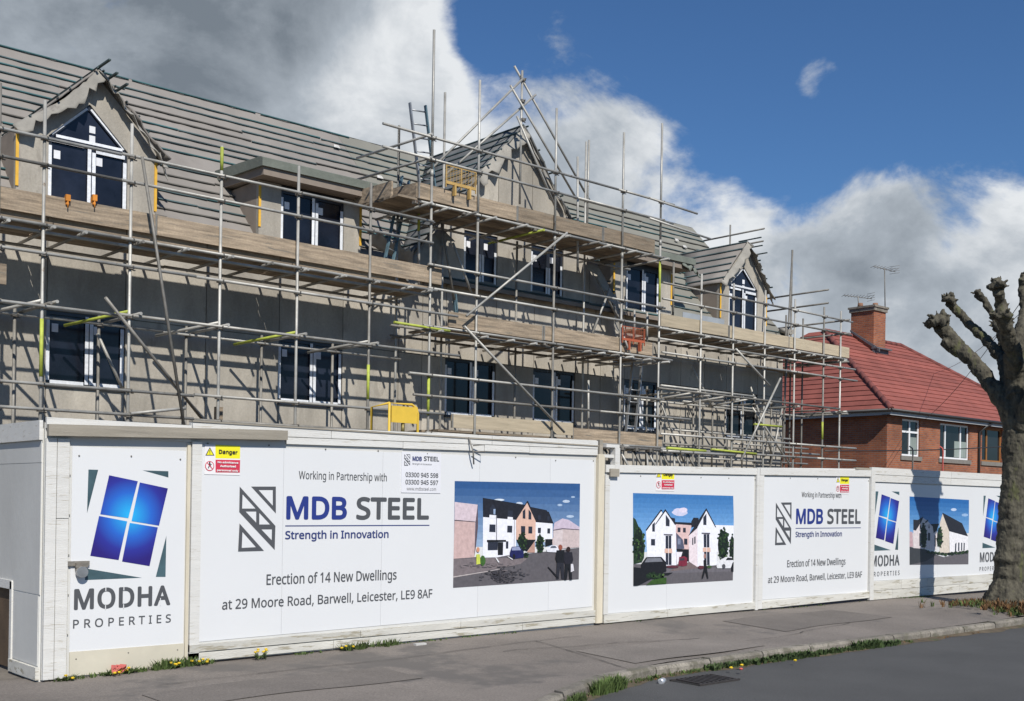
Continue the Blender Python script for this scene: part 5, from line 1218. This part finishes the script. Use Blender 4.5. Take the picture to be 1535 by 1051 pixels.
for (a, c, lb) in (((1372, 640, 21.0), (1580, 380, 8.0), 'thin overhead wire rising from the brick house eaves past the tree'), ((1400, 560, 24.0), (1600, 400, 8.5), 'thin overhead wire from the red roof passing behind the tree limbs')):
    p, q = onY(*a), onY(*c); tag(MB().tube([tuple(p.lerp(q, i/16)+Vector((0, 0, -.35*math.sin(math.pi*i/16)))) for i in range(17)], .007, 5).build('overhead_wire', gutter_m), lb, 'wire')

# ================================================================ GRASS, WEEDS, LITTER
def tuft(pts, n, h, m_, name, spread=.05, leaf=False, label=None, w=.006):
    b = MB()
    for (x, y, z) in pts:
        for i in range(n):
            a = random.uniform(0, 6.28); r = random.uniform(0, spread); hh = h*random.uniform(.4, 1.15); le = random.uniform(.1, .8)*hh
            p = Vector((x+r*math.cos(a), y+r*math.sin(a)*.7, z-.01)); t = p+Vector((math.cos(a)*le, math.sin(a)*le, hh)); m1 = p.lerp(t, .5)+Vector((0, 0, hh*.15))
            s_ = Vector((-math.sin(a), math.cos(a), 0))*w*random.uniform(.7, 1.5)*(2.4 if leaf else 1)
            b.add([p-s_, p+s_, m1+s_*.9, m1-s_*.9, t], [(0, 1, 2, 3), (3, 2, 4)])
    return b.build(name, m_, recalc=False, kind='stuff')
def along(pxs, ya, n, spread=.05):
    out = []
    for i in range(n):
        x = random.uniform(*pxs); y = ya+random.uniform(-spread, spread); out.append((x, y, gz(x, y)))
    return out
tuft(along((3.6, 5.1), YH-.06, 70, .03), 9, .05, grassm, 'grass')
tuft(along((4.5, 4.9), YH-.07, 30, .04), 10, .10, grassm, 'grass')
tuft(along((6.0, 9.0), YH-.05, 60, .03), 6, .035, grassm, 'grass'); tuft(along((6.55, 7.25), YH-.07, 26, .05), 12, .085, grassm, 'grass')
tuft(along((10.5, 18.2), YH-.03, 30, .02), 5, .03, weedm, 'grass'); tuft(along((17.6, 18.6), YH-.08, 26, .08), 8, .04, weedm, 'grass')
# gutter weeds along the kerb
def gutter(x0, x1, n, h, m_, nb=9, leaf=False, off=-.05, sp=.04):
    tuft([(x, ky(x)+off+random.uniform(-sp, sp), -.10) for x in [random.uniform(x0, x1) for _ in range(n)]], nb, h, m_, 'weeds', .05, leaf)
gutter(6.2, 13.5, 230, .05, grassm); gutter(7.35, 7.9, 60, .13, grassm, 16, False, -.10, .06); gutter(6.7, 7.1, 26, .09, grassm, 12); gutter(9.4, 13.2, 240, .07, weedm, 9, True, -.06, .05); gutter(6.0, 16.0, 200, .03, drym, 6)
gutter(12.2, 12.8, 40, .11, weedm, 10, True); gutter(10.6, 11.3, 40, .08, weedm, 10, True)
b = MB(); xs_ = np.linspace(5.8, 18, 90)
for x in xs_: w_ = .10+.07*math.sin(x*2.1)*math.sin(x*5.3); b.v += [(x, ky(x)-abs(w_)-.02, -.098), (x, ky(x)+.0, -.078)]
for i in range(len(xs_)-1): b.f.append((2*i, 2*i+2, 2*i+3, 2*i+1)); b.mi.append(0); b.smooth.append(True)
b.build('gutter_dirt', mat('gutter_dirt', (.11, .085, .055), .95, .35, 6, .5, 40, spots=(7, .55, (.06, .07, .03))), kind='stuff')
# rough grass round the tree
pts = []
for i in range(420):
    a = random.uniform(0, 6.28); r = .32+abs(random.gauss(0, .35)); pts.append((TX+r*math.cos(a)*1.1, max(ky(TX)+.16, YT+r*math.sin(a)*.85), gz(TX, YT+r*math.sin(a)*.85)+.01))
tuft(pts[:220], 9, .08, grassm, 'grass', .06); tuft(pts[220:], 8, .10, drym, 'weeds', .06); tuft([(x+random.uniform(-.1, .9), y-.35+random.uniform(-.25, .1), z) for x, y, z in pts[:160]], 8, .12, drym, 'weeds', .07, True)
MB().add([(TX+.3+random.uniform(-.05, .05)+.95*math.cos(t), YT-.05+.5*math.sin(t)*random.uniform(.8, 1.05), .045) for t in np.linspace(0, 6.0, 16)], [tuple(range(16))]).build('soil_patch', mat('tree_pit_soil', (.09, .075, .045), .95, .4, 6, .6, 30), kind='structure')
# dandelions
def dandelion(x, y, n, h, label):
    g = thing('dandelion', label, 'dandelion', (x, y, gz(x, y)), 'dandelions along the foot of the hoarding')
    b = MB(); s_ = MB(); z0 = gz(x, y)
    for i in range(n):
        b = MB()
        q = Vector((x+random.uniform(-.09, .09), y+random.uniform(-.06, .03), z0)); t = q+Vector((random.uniform(-.02, .02), random.uniform(-.03, 0), h*random.uniform(.6, 1)))
        s_.tube([q, t], .003, 4)
        for k in range(7):
            a = k/7*6.28; b.add([t, t+Vector((.018*math.cos(a), .018*math.sin(a), .006)), t+Vector((.018*math.cos(a+.9), .018*math.sin(a+.9), .006)), ], [(0, 1, 2)])
        b.tube([t+Vector((0, 0, -.004)), t+Vector((0, 0, .010))], [.016, .012], 7)
        b.build('flower', dand, g, recalc=False)
    for i in range(22):
        a = random.uniform(0, 6.28); ln = random.uniform(.05, .13); d = Vector((math.cos(a), math.sin(a)*.7, 0)); sd_ = Vector((-d.y, d.x, 0))*.012
        p_ = Vector((x, y, z0)); s_.add([p_, p_+d*ln*.5+sd_+Vector((0, 0, .03)), p_+d*ln+Vector((0, 0, random.uniform(.0, .08))), p_+d*ln*.5-sd_+Vector((0, 0, .03))], [(0, 1, 2, 3)])
    s_.build('leaves', grassm, g, recalc=False)
for px, py, n, h, lb in ((100, 1018, 2, .05, 'dandelion clump at the corner post of the hoarding'), (166, 1008, 2, .04, 'dandelions beside the red wrapper'), (196, 1004, 3, .05, 'dandelion just right of the red wrapper'), (262, 1000, 4, .06, 'dandelions under the right edge of the gate'), (300, 996, 5, .05, 'low dandelions at the left end of the long hoarding section'), (388, 987, 7, .12, 'tall leafy dandelion clump below the large steel company sign'), (516, 976, 3, .05, 'lone dandelion plant right of the tall clump')):
    p = onY(px, py, YH-.10); dandelion(p.x, YH-.10, n, h, lb)
# litter
p = onY(175, 1006, YH-.08)
bm_ = MB(); 
for i in range(10):
    a = Vector((p.x+random.uniform(-.07, .07), YH-.08+random.uniform(-.03, .03), gz(p.x, YH)+random.uniform(.0, .05)))
    bm_.add([a, a+Vector((.06, .01, .01)), a+Vector((.05, -.02, .04)), a+Vector((.0, .01, .045))], [(0, 1, 2, 3)])
tag(bm_.build('wrapper', redlit, recalc=False), 'crumpled red wrapper at the foot of the gate', 'litter')
def bottle(px, py, r, ln, m_, label, name, cat, ang):
    q = onZ(px, py, -.08); d = Vector((math.cos(ang), math.sin(ang), 0))*ln/2
    return tag(MB().tube([q-d, q-d*.9, q+d*.45, q+d*.75, q+d], [r*.6, r, r*.95, r*.45, r*.4], 14).build(name, m_), label, cat)
bottle(837, 1041, .045, .24, plastic, 'clear crushed plastic bottle in the gutter nearest the camera', 'bottle', 'bottle', 2.2)
bottle(993, 1021, .032, .13, tin, 'silver drinks can lying in the gutter beside the drain', 'drink_can', 'can', .4)
for px, py, mm_, lb in ((1111, 1004, redlit, 'small red flower head lying in the gutter'), (1096, 1002, dand, 'small yellow flower in the gutter left of the red one'), (1112, 998, dand, 'small yellow flower just above the red one in the gutter'), (1192, 991, dand, 'small yellow flower in the gutter weeds right of the red one')):
    q = onZ(px, py, -.05); b = MB()
    for k in range(8): a = k/8*6.28; b.add([q, q+Vector((.022*math.cos(a), .022*math.sin(a), .010)), q+Vector((.022*math.cos(a+.8), .022*math.sin(a+.8), .010)), q+Vector((.0, 0, .02))], [(0, 1, 3), (1, 2, 3)])
    b.tube([q, q+Vector((0, 0, .018))], [.018, .011], 8)
    tag(b.build('flower_head', mm_, recalc=False), lb, 'flower')
q = onZ(630, 966, .07); tag(MB().box(q.x-.07, q.x+.07, q.y-.02, q.y+.03, q.z-.01, q.z+.012).build('paper_scrap', paperm), 'white paper scrap on the pavement below the large sign', 'litter') 
# drain
dq = onZ(1057, 1019, -.09); dn = thing('drain_grate', 'rusty iron drain grate set in the gutter', 'drain', (dq.x, dq.y, -.1))
MB().box(dq.x-.30, dq.x+.30, dq.y-.17, dq.y+.17, -.13, -.094).build('pit', black, dn)
for i in range(9): xx = dq.x-.26+i*.065; MB().obox((xx, dq.y-.16, -.088), (xx+.03, dq.y+.16, -.088), .028, .02).build('bar', iron, dn)
MB().box(dq.x-.31, dq.x+.31, dq.y-.19, dq.y-.165, -.12, -.082).box(dq.x-.31, dq.x+.31, dq.y+.165, dq.y+.19, -.12, -.082).build('rim', iron, dn)
